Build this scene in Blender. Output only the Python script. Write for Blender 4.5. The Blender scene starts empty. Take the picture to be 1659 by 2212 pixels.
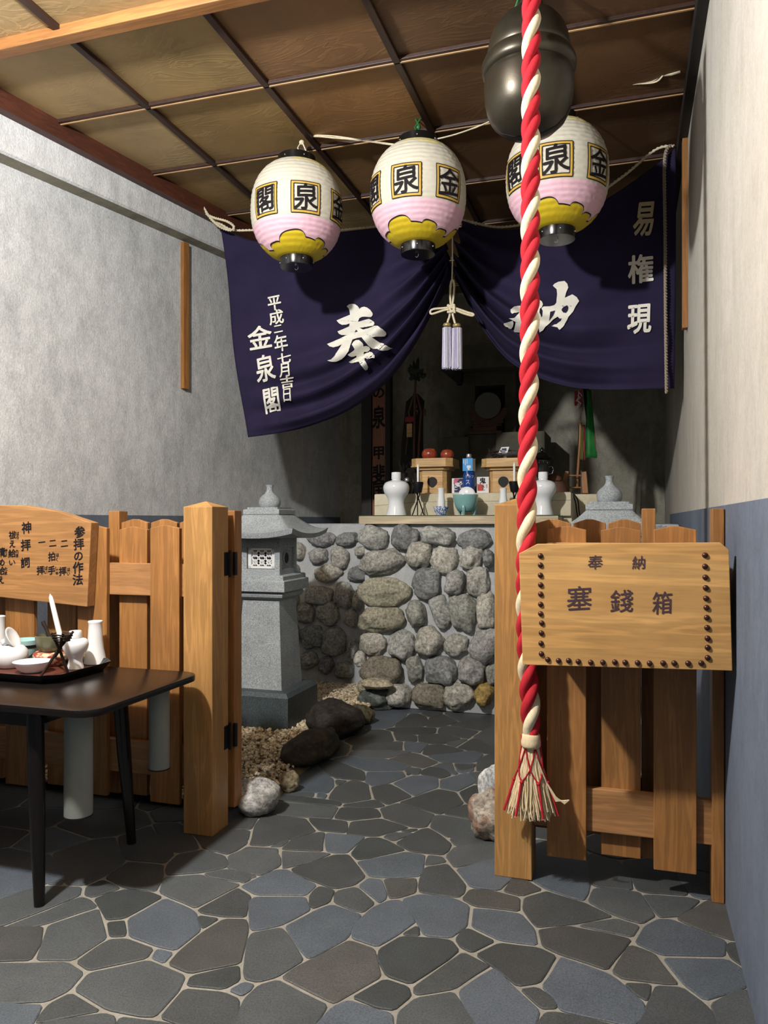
import bpy, bmesh, math, random
from mathutils import Vector, Matrix, noise
from mathutils.bvhtree import BVHTree
from mathutils.geometry import tessellate_polygon
random.seed(7)
sc = bpy.context.scene
COL = sc.collection
# ------------------------------------------------------------------ camera
FPX, PCX, HY, CAM_H = 1680.0, 829.5, 1126.0, 1.25
TH = math.atan(526 / 1680.0)
CT, ST = math.cos(TH), math.sin(TH)
cam = bpy.data.cameras.new('camera')
cam.sensor_fit = 'VERTICAL'
cam.sensor_height = 36.0
cam.sensor_width = 27.0
cam.lens = 36.0 * FPX / 2212.0
cam.shift_y = (HY - 1106.0) / 2212.0
cam.clip_start = 0.05
camo = bpy.data.objects.new('camera', cam)
COL.objects.link(camo)
camo.location = (0, 0, CAM_H)
camo.rotation_euler = (math.pi / 2, 0, TH)
sc.camera = camo
# ------------------------------------------------------------------ light
sc.view_settings.view_transform = 'Standard'
sc.view_settings.look = 'None'
sc.view_settings.gamma = 1.0
sc.view_settings.use_curve_mapping = False
sc.view_settings.exposure = 0.12
world = bpy.data.worlds.new('world')
sc.world = world
world.use_nodes = True
bg = world.node_tree.nodes['Background']
bg.inputs[0].default_value = (0.80, 0.88, 1.0, 1)
bg.inputs[1].default_value = 0.08
lamp = bpy.data.lights.new('ceiling_lamp', 'POINT')
lamp.energy = 490.0
lamp.color = (1.0, 0.988, 0.965)
lamp.shadow_soft_size = 0.065
lampo = bpy.data.objects.new('ceiling_lamp', lamp)
COL.objects.link(lampo)
lampo.location = (-1.80, 1.10, 3.06)
# weak cool fill light, added behind the camera to lift the room
day = bpy.data.lights.new('rear_fill', 'AREA')
day.shape = 'RECTANGLE'
day.size, day.size_y = 2.6, 2.2
day.energy = 1.5
day.color = (0.86, 0.93, 1.0)
fillo = bpy.data.objects.new('rear_fill', day)
COL.objects.link(fillo)
fillo.location = (-1.4, -2.3, 1.5)
fillo.rotation_euler = (math.radians(90), 0, 0)

# ------------------------------------------------------------------ measuring helpers (pixel ray -> plane in the room)
def ray(x, y):
    a = (x - PCX) / FPX
    return a * CT - ST, CT + a * ST, (HY - y) / FPX
def onY(x, y, Y):
    r = ray(x, y); d = Y / r[1]
    return Vector((r[0] * d, Y, CAM_H + r[2] * d))
def onX(x, y, X):
    r = ray(x, y); d = X / r[0]
    return Vector((X, r[1] * d, CAM_H + r[2] * d))
def onZ(x, y, Z):
    r = ray(x, y); d = (Z - CAM_H) / r[2]
    return Vector((r[0] * d, r[1] * d, Z))
def xat(x, Y): return onY(x, HY, Y).x
def zat(x, y, Y): return onY(x, y, Y).z
def upx(x, Y): return Y / ray(x, HY)[1] / FPX          # metres per pixel

# ------------------------------------------------------------------ objects
def tag(o, label=None, cat=None, group=None, kind=None):
    if label: o['label'] = label
    if cat: o['category'] = cat
    if group: o['group'] = group
    if kind: o['kind'] = kind
    return o
def thing(name, label, cat, loc=(0, 0, 0), group=None):
    o = bpy.data.objects.new(name, None)
    o.empty_display_size = 0.05
    COL.objects.link(o)
    o.location = loc
    return tag(o, label, cat, group)
def fix(o, parent):
    """parts keep room coordinates: undo the offset of their thing's Empty"""
    o.parent = parent
    if parent.type == 'EMPTY': o.matrix_parent_inverse = Matrix.Translation(-parent.location)
def dup(root, loc, label, rotz=None, group=None):
    r = root.copy(); COL.objects.link(r); r.location = loc
    if rotz is not None: r.rotation_euler = (0, 0, rotz)
    r['label'] = label
    if group: r['group'] = group
    for ch in list(root.children):
        c = ch.copy(); COL.objects.link(c); c.parent = r; c.matrix_parent_inverse = ch.matrix_parent_inverse.copy()
        for g in ch.children:
            d = g.copy(); COL.objects.link(d); d.parent = c; d.matrix_parent_inverse = g.matrix_parent_inverse.copy()
    return r

class MB:
    def __init__(s): s.v = []; s.f = []; s.mi = []; s.col = None
    def add(s, vs, fs, mi=0, M=None):
        n = len(s.v)
        s.v += [tuple(M @ Vector(v)) if M is not None else tuple(v) for v in vs]
        s.f += [tuple(i + n for i in f) for f in fs]
        s.mi += [mi] * len(fs)
        return s
    def box(s, lo, hi, bev=0.0, mi=0, M=None):
        lo = Vector(lo); hi = Vector(hi)
        c = [(x, y, z) for x in (lo.x, hi.x) for y in (lo.y, hi.y) for z in (lo.z, hi.z)]
        F = [(0, 1, 3, 2), (4, 6, 7, 5), (0, 4, 5, 1), (2, 3, 7, 6), (0, 2, 6, 4), (1, 5, 7, 3)]
        if bev > 0:
            bm = bmesh.new()
            bv = [bm.verts.new(v) for v in c]
            for f in F: bm.faces.new([bv[i] for i in f])
            bm.normal_update()
            bmesh.ops.bevel(bm, geom=bm.edges[:], offset=bev, segments=2, profile=0.6, affect='EDGES')
            bm.verts.index_update()
            s.add([v.co.copy() for v in bm.verts], [[v.index for v in f.verts] for f in bm.faces], mi, M)
            bm.free()
        else:
            s.add(c, F, mi, M)
        return s
    def prism(s, poly, fn, d, bev=0.0, mi=0, M=None):
        """poly: 2D outline (ccw), fn(u,v,w)->point, extruded w from 0 to d"""
        n = len(poly)
        bm = bmesh.new()
        a = [bm.verts.new(fn(u, v, 0)) for u, v in poly]
        b = [bm.verts.new(fn(u, v, d)) for u, v in poly]
        bm.faces.new(a); bm.faces.new(b[::-1])
        for i in range(n):
            j = (i + 1) % n
            bm.faces.new((a[i], b[i], b[j], a[j]))
        bmesh.ops.recalc_face_normals(bm, faces=bm.faces[:])
        if bev > 0:
            bmesh.ops.bevel(bm, geom=bm.edges[:], offset=bev, segments=2, profile=0.6, affect='EDGES')
        bm.verts.index_update()
        s.add([v.co.copy() for v in bm.verts], [[v.index for v in f.verts] for f in bm.faces], mi, M)
        bm.free()
        return s
    def lathe(s, prof, c=(0, 0, 0), seg=32, mi=0, M=None, sq=None):
        vs = []; fs = []; n = len(prof)
        for r, z in prof:
            for k in range(seg):
                a = 2 * math.pi * k / seg
                vs.append((c[0] + max(r, 1e-5) * math.cos(a), c[1] + max(r, 1e-5) * math.sin(a), c[2] + z))
        for i in range(n - 1):
            for k in range(seg):
                k2 = (k + 1) % seg
                fs.append((i * seg + k, i * seg + k2, (i + 1) * seg + k2, (i + 1) * seg + k))
        if prof[0][0] > 1e-4: fs.append(tuple(range(seg))[::-1])
        if prof[-1][0] > 1e-4: fs.append(tuple((n - 1) * seg + k for k in range(seg)))
        return s.add(vs, fs, mi, M)
    def tube(s, pts, r, seg=10, mi=0, caps=True, closed=False):
        pts = [Vector(p) for p in pts]; n = len(pts)
        R = r if isinstance(r, (list, tuple)) else [r] * n
        vs = []; fs = []
        up = None
        for i, p in enumerate(pts):
            if closed: t = pts[(i + 1) % n] - pts[i - 1]
            else: t = pts[min(i + 1, n - 1)] - pts[max(i - 1, 0)]
            if t.length < 1e-9: t = Vector((0, 0, 1))
            t.normalize()
            if up is None:
                up = Vector((0, 0, 1)) if abs(t.z) < 0.9 else Vector((1, 0, 0))
            u = up - t * up.dot(t)
            if u.length < 1e-6: u = t.orthogonal()
            u.normalize(); w = t.cross(u); up = u
            for k in range(seg):
                a = 2 * math.pi * k / seg
                vs.append(p + (u * math.cos(a) + w * math.sin(a)) * R[i])
        for i in range(n if closed else n - 1):
            j = (i + 1) % n
            for k in range(seg):
                k2 = (k + 1) % seg
                fs.append((i * seg + k, i * seg + k2, j * seg + k2, j * seg + k))
        if caps and not closed:
            fs.append(tuple(range(seg))[::-1]); fs.append(tuple((n - 1) * seg + k for k in range(seg)))
        return s.add(vs, fs, mi)
    def ball(s, c, r, seg=16, rows=10, mi=0, fn=None, M=None):
        r = r if isinstance(r, (list, tuple)) else (r, r, r)
        vs = []; fs = []
        for i in range(rows + 1):
            ph = math.pi * i / rows
            for k in range(seg):
                a = 2 * math.pi * k / seg
                d = Vector((math.sin(ph) * math.cos(a), math.sin(ph) * math.sin(a), math.cos(ph)))
                q = fn(d) if fn else 1.0
                p = Vector((d.x * r[0], d.y * r[1], d.z * r[2])) * q
                vs.append(p if M is not None else p + Vector(c))
        for i in range(rows):
            for k in range(seg):
                k2 = (k + 1) % seg
                fs.append((i * seg + k, (i + 1) * seg + k, (i + 1) * seg + k2, i * seg + k2))
        return s.add(vs, fs, mi, (Matrix.Translation(Vector(c)) @ M) if M is not None else None)
    def build(s, name, mats, parent=None, smooth=None, weld=True):
        me = bpy.data.meshes.new(name)
        me.from_pydata(s.v, [], s.f)
        if s.col:
            at = me.color_attributes.new('Col', 'FLOAT_COLOR', 'POINT')
            flat = []
            for c in s.col: flat += [c[0], c[1], c[2], 1.0]
            at.data.foreach_set('color', flat)
        if weld and not s.col:
            bm = bmesh.new(); bm.from_mesh(me)
            bmesh.ops.remove_doubles(bm, verts=bm.verts[:], dist=1e-5)
            bmesh.ops.recalc_face_normals(bm, faces=bm.faces[:])
            bm.to_mesh(me); bm.free()
            keep = len(me.polygons) == len(s.mi)
        else: keep = True
        if not isinstance(mats, (list, tuple)): mats = [mats]
        for m in mats: me.materials.append(m)
        if len(mats) > 1 and keep: me.polygons.foreach_set('material_index', s.mi)
        if smooth is not None:
            me.polygons.foreach_set('use_smooth', [True] * len(me.polygons))
            if smooth < 180: me.set_sharp_from_angle(angle=math.radians(smooth))
        me.update()
        o = bpy.data.objects.new(name, me)
        COL.objects.link(o)
        if parent is not None: fix(o, parent)
        return o

def smooth_line(pts, n=8):
    P = [Vector(p) for p in pts]; out = []
    for i in range(len(P) - 1):
        a = P[max(i - 1, 0)]; b = P[i]; c = P[i + 1]; d = P[min(i + 2, len(P) - 1)]
        for k in range(n):
            t = k / n
            out.append(0.5 * (2 * b + (c - a) * t + (2 * a - 5 * b + 4 * c - d) * t * t + (3 * b - a - 3 * c + d) * t ** 3))
    out.append(P[-1]); return out
def sample(pts, m):
    P = smooth_line(pts, 12); L = [0]
    for i in range(1, len(P)): L.append(L[-1] + (P[i] - P[i - 1]).length)
    out = []; j = 0
    for k in range(m):
        t = L[-1] * k / (m - 1)
        while j < len(P) - 2 and L[j + 1] < t: j += 1
        q = (t - L[j]) / max(L[j + 1] - L[j], 1e-9)
        out.append(P[j].lerp(P[j + 1], q))
    return out

# ------------------------------------------------------------------ materials
def lin(h):
    h = h.lstrip('#'); o = []
    for i in (0, 2, 4):
        c = int(h[i:i + 2], 16) / 255
        o.append(c / 12.92 if c <= 0.04045 else ((c + 0.055) / 1.055) ** 2.4)
    return (o[0], o[1], o[2], 1)
class NT:
    def __init__(s, name, rough=0.6, metal=0.0, spec=0.5):
        s.m = bpy.data.materials.new(name); s.m.use_nodes = True
        s.t = s.m.node_tree; s.b = s.t.nodes['Principled BSDF']
        s.b.inputs['Roughness'].default_value = rough
        s.b.inputs['Metallic'].default_value = metal
        s.b.inputs['Specular IOR Level'].default_value = spec
        s.tc = s.t.nodes.new('ShaderNodeTexCoord')
    def n(s, ty, **k):
        o = s.t.nodes.new(ty)
        for a, v in k.items():
            if isinstance(a, str) and hasattr(o, a): setattr(o, a, v)
        return o
    def l(s, a, b): s.t.links.new(a, b)
    def coord(s, scale=(1, 1, 1), rnd=True):
        mp = s.n('ShaderNodeMapping'); mp.inputs['Scale'].default_value = scale
        s.l(s.tc.outputs['Object'], mp.inputs['Vector'])
        if rnd:
            oi = s.n('ShaderNodeObjectInfo'); mu = s.n('ShaderNodeMath', operation='MULTIPLY'); mu.inputs[1].default_value = 37.0
            s.l(oi.outputs['Random'], mu.inputs[0]); cb = s.n('ShaderNodeCombineXYZ')
            for i in range(3): s.l(mu.outputs[0], cb.inputs[i])
            s.l(cb.outputs[0], mp.inputs['Location'])
        return mp.outputs[0]
    def noise(s, vec, scale, detail=6, rough=0.6, dist=0.0):
        o = s.n('ShaderNodeTexNoise'); o.inputs['Scale'].default_value = scale
        o.inputs['Detail'].default_value = detail; o.inputs['Roughness'].default_value = rough
        o.inputs['Distortion'].default_value = dist
        s.l(vec, o.inputs['Vector']); return o.outputs['Fac']
    def ramp(s, fac, stops, interp='LINEAR'):
        o = s.n('ShaderNodeValToRGB'); o.color_ramp.interpolation = interp
        e = o.color_ramp.elements
        while len(e) < len(stops): e.new(0.5)
        for i, (p, c) in enumerate(stops):
            e[i].position = p; e[i].color = c if len(c) == 4 else (*c, 1)
        s.l(fac, o.inputs['Fac']); return o.outputs['Color']
    def mix(s, fac, a, b, mode='MIX'):
        o = s.n('ShaderNodeMix', data_type='RGBA', blend_type=mode)
        for sock, v in ((o.inputs[0], fac), (o.inputs[6], a), (o.inputs[7], b)):
            if hasattr(v, 'is_linked'): s.l(v, sock)
            else: sock.default_value = v
        return o.outputs[2]
    def color(s, c):
        if hasattr(c, 'is_linked'): s.l(c, s.b.inputs['Base Color'])
        else: s.b.inputs['Base Color'].default_value = c
    def bump(s, h, strength=0.3, dist=0.01):
        o = s.n('ShaderNodeBump'); o.inputs['Strength'].default_value = strength
        o.inputs['Distance'].default_value = dist
        s.l(h, o.inputs['Height']); s.l(o.outputs[0], s.b.inputs['Normal'])
def g(v): return (v, v, v, 1)

def m_plain(name, c, rough=0.5, metal=0.0, spec=0.5, var=0.12, vs=12, bump=0.0, bs=120, bd=0.002):
    k = NT(name, rough, metal, spec)
    v = k.coord()
    f = k.noise(v, vs, 5)
    c = lin(c) if isinstance(c, str) else c
    d = tuple(min(1, x * (1 - var)) for x in c[:3]) + (1,); e = tuple(min(1, x * (1 + var)) for x in c[:3]) + (1,)
    k.color(k.ramp(f, [(0.3, d), (0.7, e)]))
    if bump: k.bump(k.noise(v, bs, 4), bump, bd)
    return k.m
def m_wood(name, c0, c1, axis='Z', rough=0.45, s=1.0, bump=0.12, spec=0.4, knots=True):
    k = NT(name, rough, 0, spec)
    st = {'X': (0.9 * s, 14 * s, 14 * s), 'Y': (14 * s, 0.9 * s, 14 * s), 'Z': (14 * s, 14 * s, 0.9 * s)}[axis]
    v = k.coord(st)
    w = k.noise(v, 1.6, 3, 0.5, 0.6)
    v2 = k.coord(tuple(x * 5 for x in st))
    fine = k.noise(v2, 3.0, 4, 0.6)
    rings = k.n('ShaderNodeMath', operation='MULTIPLY'); rings.inputs[1].default_value = 34.0; k.l(w, rings.inputs[0])
    sn = k.n('ShaderNodeMath', operation='SINE'); k.l(rings.outputs[0], sn.inputs[0])
    r = k.ramp(sn.outputs[0], [(0.0, g(0.0)), (0.9, g(1.0))])
    base = k.ramp(w, [(0.25, lin(c0)), (0.75, lin(c1))])
    dk = k.mix(1.0, base, g(0.80), 'MULTIPLY')
    col = k.mix(r, dk, base)
    ff = k.ramp(fine, [(0.3, g(0.86)), (0.7, g(1.08))])
    col = k.mix(1.0, col, ff, 'MULTIPLY')
    big = k.noise(k.coord((1, 1, 1)), 3.0, 3)
    col = k.mix(1.0, col, k.ramp(big, [(0.3, g(0.84)), (0.7, g(1.12))]), 'MULTIPLY')
    k.color(col)
    k.bump(fine, bump, 0.002)
    return k.m
def m_plaster(name, cols, rough=0.9, stain=0.5, bump=0.5, scale=1.0, grain=0.14):
    k = NT(name, rough, 0, 0.2)
    v = k.coord((1, 1, 0.7), False)
    f = k.noise(v, 2.2 * scale, 8, 0.65, 0.3)
    base = k.ramp(f, [(0.28, lin(cols[0])), (0.5, lin(cols[1])), (0.75, lin(cols[2]))])
    st = k.noise(k.coord((1.6, 1.6, 0.6), False), 3.1 * scale, 10, 0.72, 0.8)
    base = k.mix(1.0, base, k.ramp(st, [(0.30, g(1 - stain)), (0.52, g(1.0))]), 'MULTIPLY')
    gr = k.noise(v, 120, 4, 0.75)
    base = k.mix(1.0, base, k.ramp(gr, [(0.3, g(1 - grain)), (0.7, g(1 + grain * 0.7))]), 'MULTIPLY')
    md = k.noise(v, 16, 6, 0.7)
    base = k.mix(1.0, base, k.ramp(md, [(0.34, g(1 - grain * 0.55)), (0.6, g(1 + grain * 0.25))]), 'MULTIPLY')
    k.color(base)
    h = k.n('ShaderNodeMath', operation='ADD')
    k.l(k.noise(v, 70, 5, 0.7), h.inputs[0]); k.l(k.noise(v, 9, 4), h.inputs[1])
    k.bump(h.outputs[0], bump, 0.006)
    return k.m
def m_vcol(name, rough=0.7, spec=0.3, sp=0.25, scale=90, bump=0.4, bd=0.004, big=0.15):
    k = NT(name, rough, 0, spec)
    a = k.n('ShaderNodeAttribute', attribute_name='Col')
    v = k.coord((1, 1, 1), False)
    s1 = k.noise(v, scale, 6, 0.75)
    col = k.mix(1.0, a.outputs['Color'], k.ramp(s1, [(0.32, g(1 - sp)), (0.68, g(1 + sp))]), 'MULTIPLY')
    s2 = k.noise(v, 6, 4)
    col = k.mix(1.0, col, k.ramp(s2, [(0.3, g(1 - big)), (0.7, g(1 + big))]), 'MULTIPLY')
    k.color(col); k.bump(s1, bump, bd)
    return k.m
def m_granite(name, c0, c1, c2, rough=0.75, spec=0.3, scale=150, bump=0.3):
    k = NT(name, rough, 0, spec)
    v = k.coord((1, 1, 1), False)
    f = k.noise(v, scale, 4, 0.8)
    col = k.ramp(f, [(0.34, lin(c0)), (0.5, lin(c1)), (0.66, lin(c2))])
    s2 = k.noise(v, 5, 4)
    col = k.mix(1.0, col, k.ramp(s2, [(0.3, g(0.85)), (0.7, g(1.1))]), 'MULTIPLY')
    k.color(col); k.bump(f, bump, 0.002)
    return k.m

M = {}
M['plaster'] = m_plaster('grey_plaster', ('#a5a7a8', '#b8baba', '#c5c6c6'), stain=0.2, bump=0.6, grain=0.24)
M['plaster_back'] = m_plaster('back_plaster', ('#8b887a', '#a19e90', '#b3b0a2'), stain=0.45, bump=0.5, grain=0.22)
M['plaster_white'] = m_plaster('white_plaster', ('#a39e94', '#aeaaa1', '#b7b3ab'), stain=0.14, bump=0.12, scale=0.7)
M['concrete_white'] = m_plaster('pale_concrete', ('#b1b3b4', '#c5c6c6', '#cfd0d0'), stain=0.2, bump=0.6, grain=0.22)
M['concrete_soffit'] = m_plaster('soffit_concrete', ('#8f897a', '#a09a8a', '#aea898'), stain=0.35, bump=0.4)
M['dado'] = m_plaster('blue_grey_paint', ('#555d6c', '#606979', '#6b7484'), stain=0.2, bump=0.15)
M['dado_dark'] = m_plaster('slate_paint', ('#4f5660', '#5a616c', '#646b76'), stain=0.15, bump=0.15)
M['mortar'] = m_plaster('mortar', ('#a0a4a8', '#b4b8bb', '#c1c4c6'), stain=0.25, bump=0.5)
M['grout'] = m_plaster('grout', ('#7d7a72', '#8d8a81', '#9b988f'), stain=0.2, bump=0.4)
M['post'] = m_wood('post_wood', '#a87d4a', '#b88c54', 'Z', 0.42)
M['picket'] = m_wood('picket_wood', '#96683a', '#a87643', 'Z', 0.45)
M['rail'] = m_wood('rail_wood', '#a0744a', '#ae8054', 'X', 0.45)
M['signw'] = m_wood('sign_wood', '#a37648', '#b08252', 'X', 0.5, 0.7)
M['boxw'] = m_wood('box_wood', '#c09257', '#cfa468', 'X', 0.45, 0.6)
M['strip'] = m_wood('strip_wood', '#8f5f30', '#a2703c', 'Z', 0.5)
M['trimred'] = m_wood('trim_wood', '#4a281c', '#583022', 'Y', 0.5)
M['batten_dark'] = m_wood('dark_batten_wood', '#33201a', '#402a20', 'Y', 0.5)
M['batten'] = m_wood('batten_wood', '#b08a5e', '#bf986a', 'X', 0.5)
M['beamw'] = m_wood('beam_wood', '#8a5c33', '#9a6a3c', 'X', 0.5)
M['plaquew'] = m_wood('plaque_wood', '#8a5a44', '#9a6850', 'Z', 0.6)
M['sanbo'] = m_wood('pale_cypress', '#c29a62', '#cfaa74', 'X', 0.5, 0.8)
M['slabw'] = m_wood('slab_wood', '#b9aa8c', '#c9bb9e', 'X', 0.55, 0.6)
M['standw'] = m_wood('stand_wood', '#96693f', '#a97a4c', 'Z', 0.5)
M['darkw'] = m_wood('dark_carved_wood', '#5a4030', '#6d4e3a', 'X', 0.6)
M['table'] = m_wood('dark_table_wood', '#110e0d', '#1a1514', 'X', 0.26, 0.8, 0.03, 0.4)
M['cream'] = m_plaster('cream_cloth', ('#c0b79c', '#cbc3aa', '#d3ccb6'), stain=0.12, bump=0.1)
M['granite'] = m_granite('light_granite', '#6d7478', '#8f979b', '#b3babd')
M['granite_dark'] = m_granite('dark_granite', '#262e31', '#3a4448', '#566165', 0.55, 0.4)
M['white'] = m_plain('white_porcelain', '#dfe3e6', 0.12, 0, 0.6, 0.02, 3)
M['whitem'] = m_plain('matte_white_porcelain', '#d9dbdc', 0.3, 0, 0.5, 0.02, 3)
M['teal'] = m_plain('teal_celadon', '#76a3a2', 0.15, 0, 0.6, 0.1, 6)
M['aqua'] = m_plain('pale_aqua_glaze', '#9fc4c4', 0.2, 0, 0.5, 0.05, 6)
M['olive'] = m_plain('olive_glaze', '#5b5a44', 0.3, 0, 0.5, 0.3, 14)
M['black'] = m_plain('black_lacquer', '#101010', 0.22, 0, 0.6, 0.1, 5)
M['blackm'] = m_plain('matte_black', '#141313', 0.6, 0, 0.3, 0.2, 5)
M['iron'] = m_plain('black_iron', '#16161a', 0.45, 0.6, 0.5, 0.2, 20, 0.2)
M['ink'] = m_plain('sumi_ink', '#191519', 0.7, 0, 0.2, 0.15, 60)
M['ink_box'] = m_plain('purple_black_ink', '#45353f', 0.7, 0, 0.2, 0.25, 60)
M['lac_red'] = m_plain('red_brown_lacquer', '#5a3229', 0.3, 0, 0.5, 0.15, 8)
M['navy'] = m_plain('navy_cloth', '#262139', 0.92, 0, 0.12, 0.16, 5, 0.25, 900, 0.0006)
M['cloth_white'] = m_plain('white_dye', '#d8d6cc', 0.9, 0, 0.15, 0.05, 30)
M['cloth_buff'] = m_plain('buff_dye', '#b3a98b', 0.9, 0, 0.15, 0.05, 30)
def m_strand(name, c, tw):
    k = NT(name, 0.85, 0, 0.2)
    v = k.coord((1, 1, 1), False)
    f = k.noise(k.coord((260, 260, 40), False), 1.0, 3)
    cc = lin(c)
    k.color(k.ramp(f, [(0.3, tuple(x * 0.82 for x in cc[:3]) + (1,)), (0.7, tuple(min(1, x * 1.1) for x in cc[:3]) + (1,))]))
    k.bump(f, tw, 0.002); return k.m
M['rope_red'] = m_strand('red_cotton', '#b42833', 0.25)
M['rope_white'] = m_strand('cream_cotton', '#ddd0b0', 0.25)
M['hemp'] = m_strand('hemp_fibre', '#d8c6a3', 0.4)
M['cord'] = m_strand('cream_cord', '#c9bfa4', 0.4)
M['cord_grey'] = m_strand('grey_cord', '#8f8574', 0.4)
M['fringe'] = m_strand('lavender_silk', '#c0bfcd', 0.3)
M['fringe_violet'] = m_strand('violet_silk', '#8d87ad', 0.3)
M['bead'] = m_plain('gold_thread', '#a08c5e', 0.4, 0.5, 0.5, 0.2, 90)
M['bronze'] = m_plain('dark_bronze', '#3d382e', 0.36, 0.6, 0.5, 0.25, 9, 0.08, 160)
M['paper'] = m_vcol('lantern_paper', 0.6, 0.3, 0.04, 160, 0.25, 0.0015, 0.04)
M['goldp'] = m_plain('ochre_paint', '#bf9b45', 0.6, 0, 0.3, 0.1, 30)
M['whitep'] = m_plain('white_paint', '#dedcd3', 0.6, 0, 0.3, 0.03, 30)
M['rivet'] = m_plain('brown_rivet', '#4a2e28', 0.35, 0.6, 0.5, 0.2, 30)
M['pvc'] = m_plain('grey_plastic_pipe', '#7d827c', 0.4, 0, 0.4, 0.08, 5)
M['glass'] = m_plain('green_glass', '#1d4a40', 0.08, 0, 0.6, 0.1, 5)
M['bluegl'] = m_plain('blue_bottle_glass', '#173f86', 0.12, 0, 0.6, 0.2, 8)
M['sky'] = m_plain('sky_blue_card', '#2e8fd0', 0.4, 0, 0.4, 0.12, 20)
M['silver'] = m_plain('silver_foil', '#b9bcc0', 0.3, 0.8, 0.5, 0.05, 10)
M['navyp'] = m_plain('navy_print', '#1b2148', 0.5, 0, 0.3, 0.1, 30)
M['redp'] = m_plain('red_print', '#a83a30', 0.5, 0, 0.3, 0.15, 40)
M['pinkp'] = m_plain('pink_print', '#b8566f', 0.5, 0, 0.3, 0.15, 40)
M['cardw'] = m_plain('white_card', '#d3d4d6', 0.5, 0, 0.3, 0.03, 10)
M['green'] = m_plain('green_ribbon', '#176a2b', 0.6, 0, 0.3, 0.25, 9)
M['ribbon_dk'] = m_plain('dark_ribbon', '#181614', 0.7, 0, 0.2, 0.3, 9)
M['ribbon_ol'] = m_plain('olive_ribbon', '#5d5f33', 0.7, 0, 0.2, 0.2, 9)
M['ribbon_br'] = m_plain('brown_ribbon', '#5e4438', 0.7, 0, 0.2, 0.2, 9)
M['ribbon_rd'] = m_plain('crimson_ribbon', '#8c2f35', 0.7, 0, 0.2, 0.2, 9)
M['leaf'] = m_plain('dark_leaf', '#1c2a1a', 0.5, 0, 0.4, 0.3, 30)
M['leafw'] = m_plain('wire_green', '#245c32', 0.5, 0, 0.4, 0.3, 30)
M['candle'] = m_plain('candle_wax', '#e2e0dc', 0.4, 0, 0.4, 0.02, 8)
M['mirror'] = m_plain('tarnished_mirror', '#6b6d66', 0.6, 0.2, 0.5, 0.06, 4)
M['ebony'] = m_plain('dark_shrine_stone', '#5f5d50', 0.85, 0, 0.2, 0.2, 8, 0.3, 90)
M['black_wood'] = m_wood('blackened_wood', '#1c1917', '#26211e', 'Z', 0.6)
M['twig'] = m_plain('dark_twig', '#2a201a', 0.7, 0, 0.2, 0.3, 40)
def m_apple():
    k = NT('apple_skin', 0.3, 0, 0.5)
    f = k.noise(k.coord((1, 1, 0.3)), 40, 5, 0.6)
    k.color(k.ramp(f, [(0.35, lin('#7d2a1e')), (0.6, lin('#94452a')), (0.75, lin('#a86a3c'))])); return k.m
M['apple'] = m_apple()
def m_sprig():
    k = NT('cobalt_sprig_porcelain', 0.15, 0, 0.6)
    f = k.noise(k.coord((1, 1, 1)), 85, 3, 0.6, 1.2)
    k.color(k.ramp(f, [(0.47, lin('#d6dde4')), (0.53, lin('#2c5393'))])); return k.m
M['sprig'] = m_sprig()
def m_redpot():
    k = NT('red_figured_glaze', 0.3, 0, 0.5)
    f = k.noise(k.coord((1, 1, 1.6)), 26, 3, 0.5, 0.8)
    k.color(k.ramp(f, [(0.47, lin('#cdb892')), (0.53, lin('#8f3a30'))])); return k.m
M['redpot'] = m_redpot()
def m_film():
    k = NT('clear_film', 0.1, 0, 0.5)
    k.color(lin('#dfe0e4')); k.b.inputs['Transmission Weight'].default_value = 0.9; k.b.inputs['IOR'].default_value = 1.2
    return k.m
M['film'] = m_film()
def m_ceiling():
    k = NT('ceiling_board', 0.55, 0, 0.3)
    v = k.coord((1.0, 2.2, 1), False)
    w = k.noise(v, 1.7, 4, 0.55, 1.4)
    mu = k.n('ShaderNodeMath', operation='MULTIPLY'); mu.inputs[1].default_value = 60; k.l(w, mu.inputs[0])
    sn = k.n('ShaderNodeMath', operation='SINE'); k.l(mu.outputs[0], sn.inputs[0])
    at = k.n('ShaderNodeAttribute', attribute_name='Col')
    patch = k.ramp(k.noise(k.coord((1, 1, 1), False), 2.3, 3), [(0.42, g(0.0)), (0.62, g(1.0))])
    gr = k.mix(patch, g(1.0), k.ramp(sn.outputs[0], [(0.0, g(0.88)), (0.9, g(1.03))]))
    col = k.mix(1.0, at.outputs['Color'], gr, 'MULTIPLY')
    big = k.noise(k.coord((1, 1, 1), False), 3.0, 6, 0.6)
    col = k.mix(1.0, col, k.ramp(big, [(0.3, g(0.8)), (0.7, g(1.15))]), 'MULTIPLY')
    k.color(col)
    h = k.mix(patch, g(0.5), k.ramp(sn.outputs[0], [(0, g(0)), (1, g(1))]))
    bw = k.n('ShaderNodeRGBToBW'); k.l(h, bw.inputs[0])
    k.bump(bw.outputs[0], 0.16, 0.004)
    return k.m
M['ceiling'] = m_ceiling()
M['cobble'] = m_vcol('river_stone', 0.75, 0.3, 0.7, 55, 0.8, 0.006, 0.25)
M['paving'] = m_vcol('paving_stone', 0.5, 0.4, 0.5, 190, 0.5, 0.003, 0.14)
M['gravel'] = m_vcol('gravel', 0.85, 0.2, 0.2, 200, 0.2, 0.002, 0.1)

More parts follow.
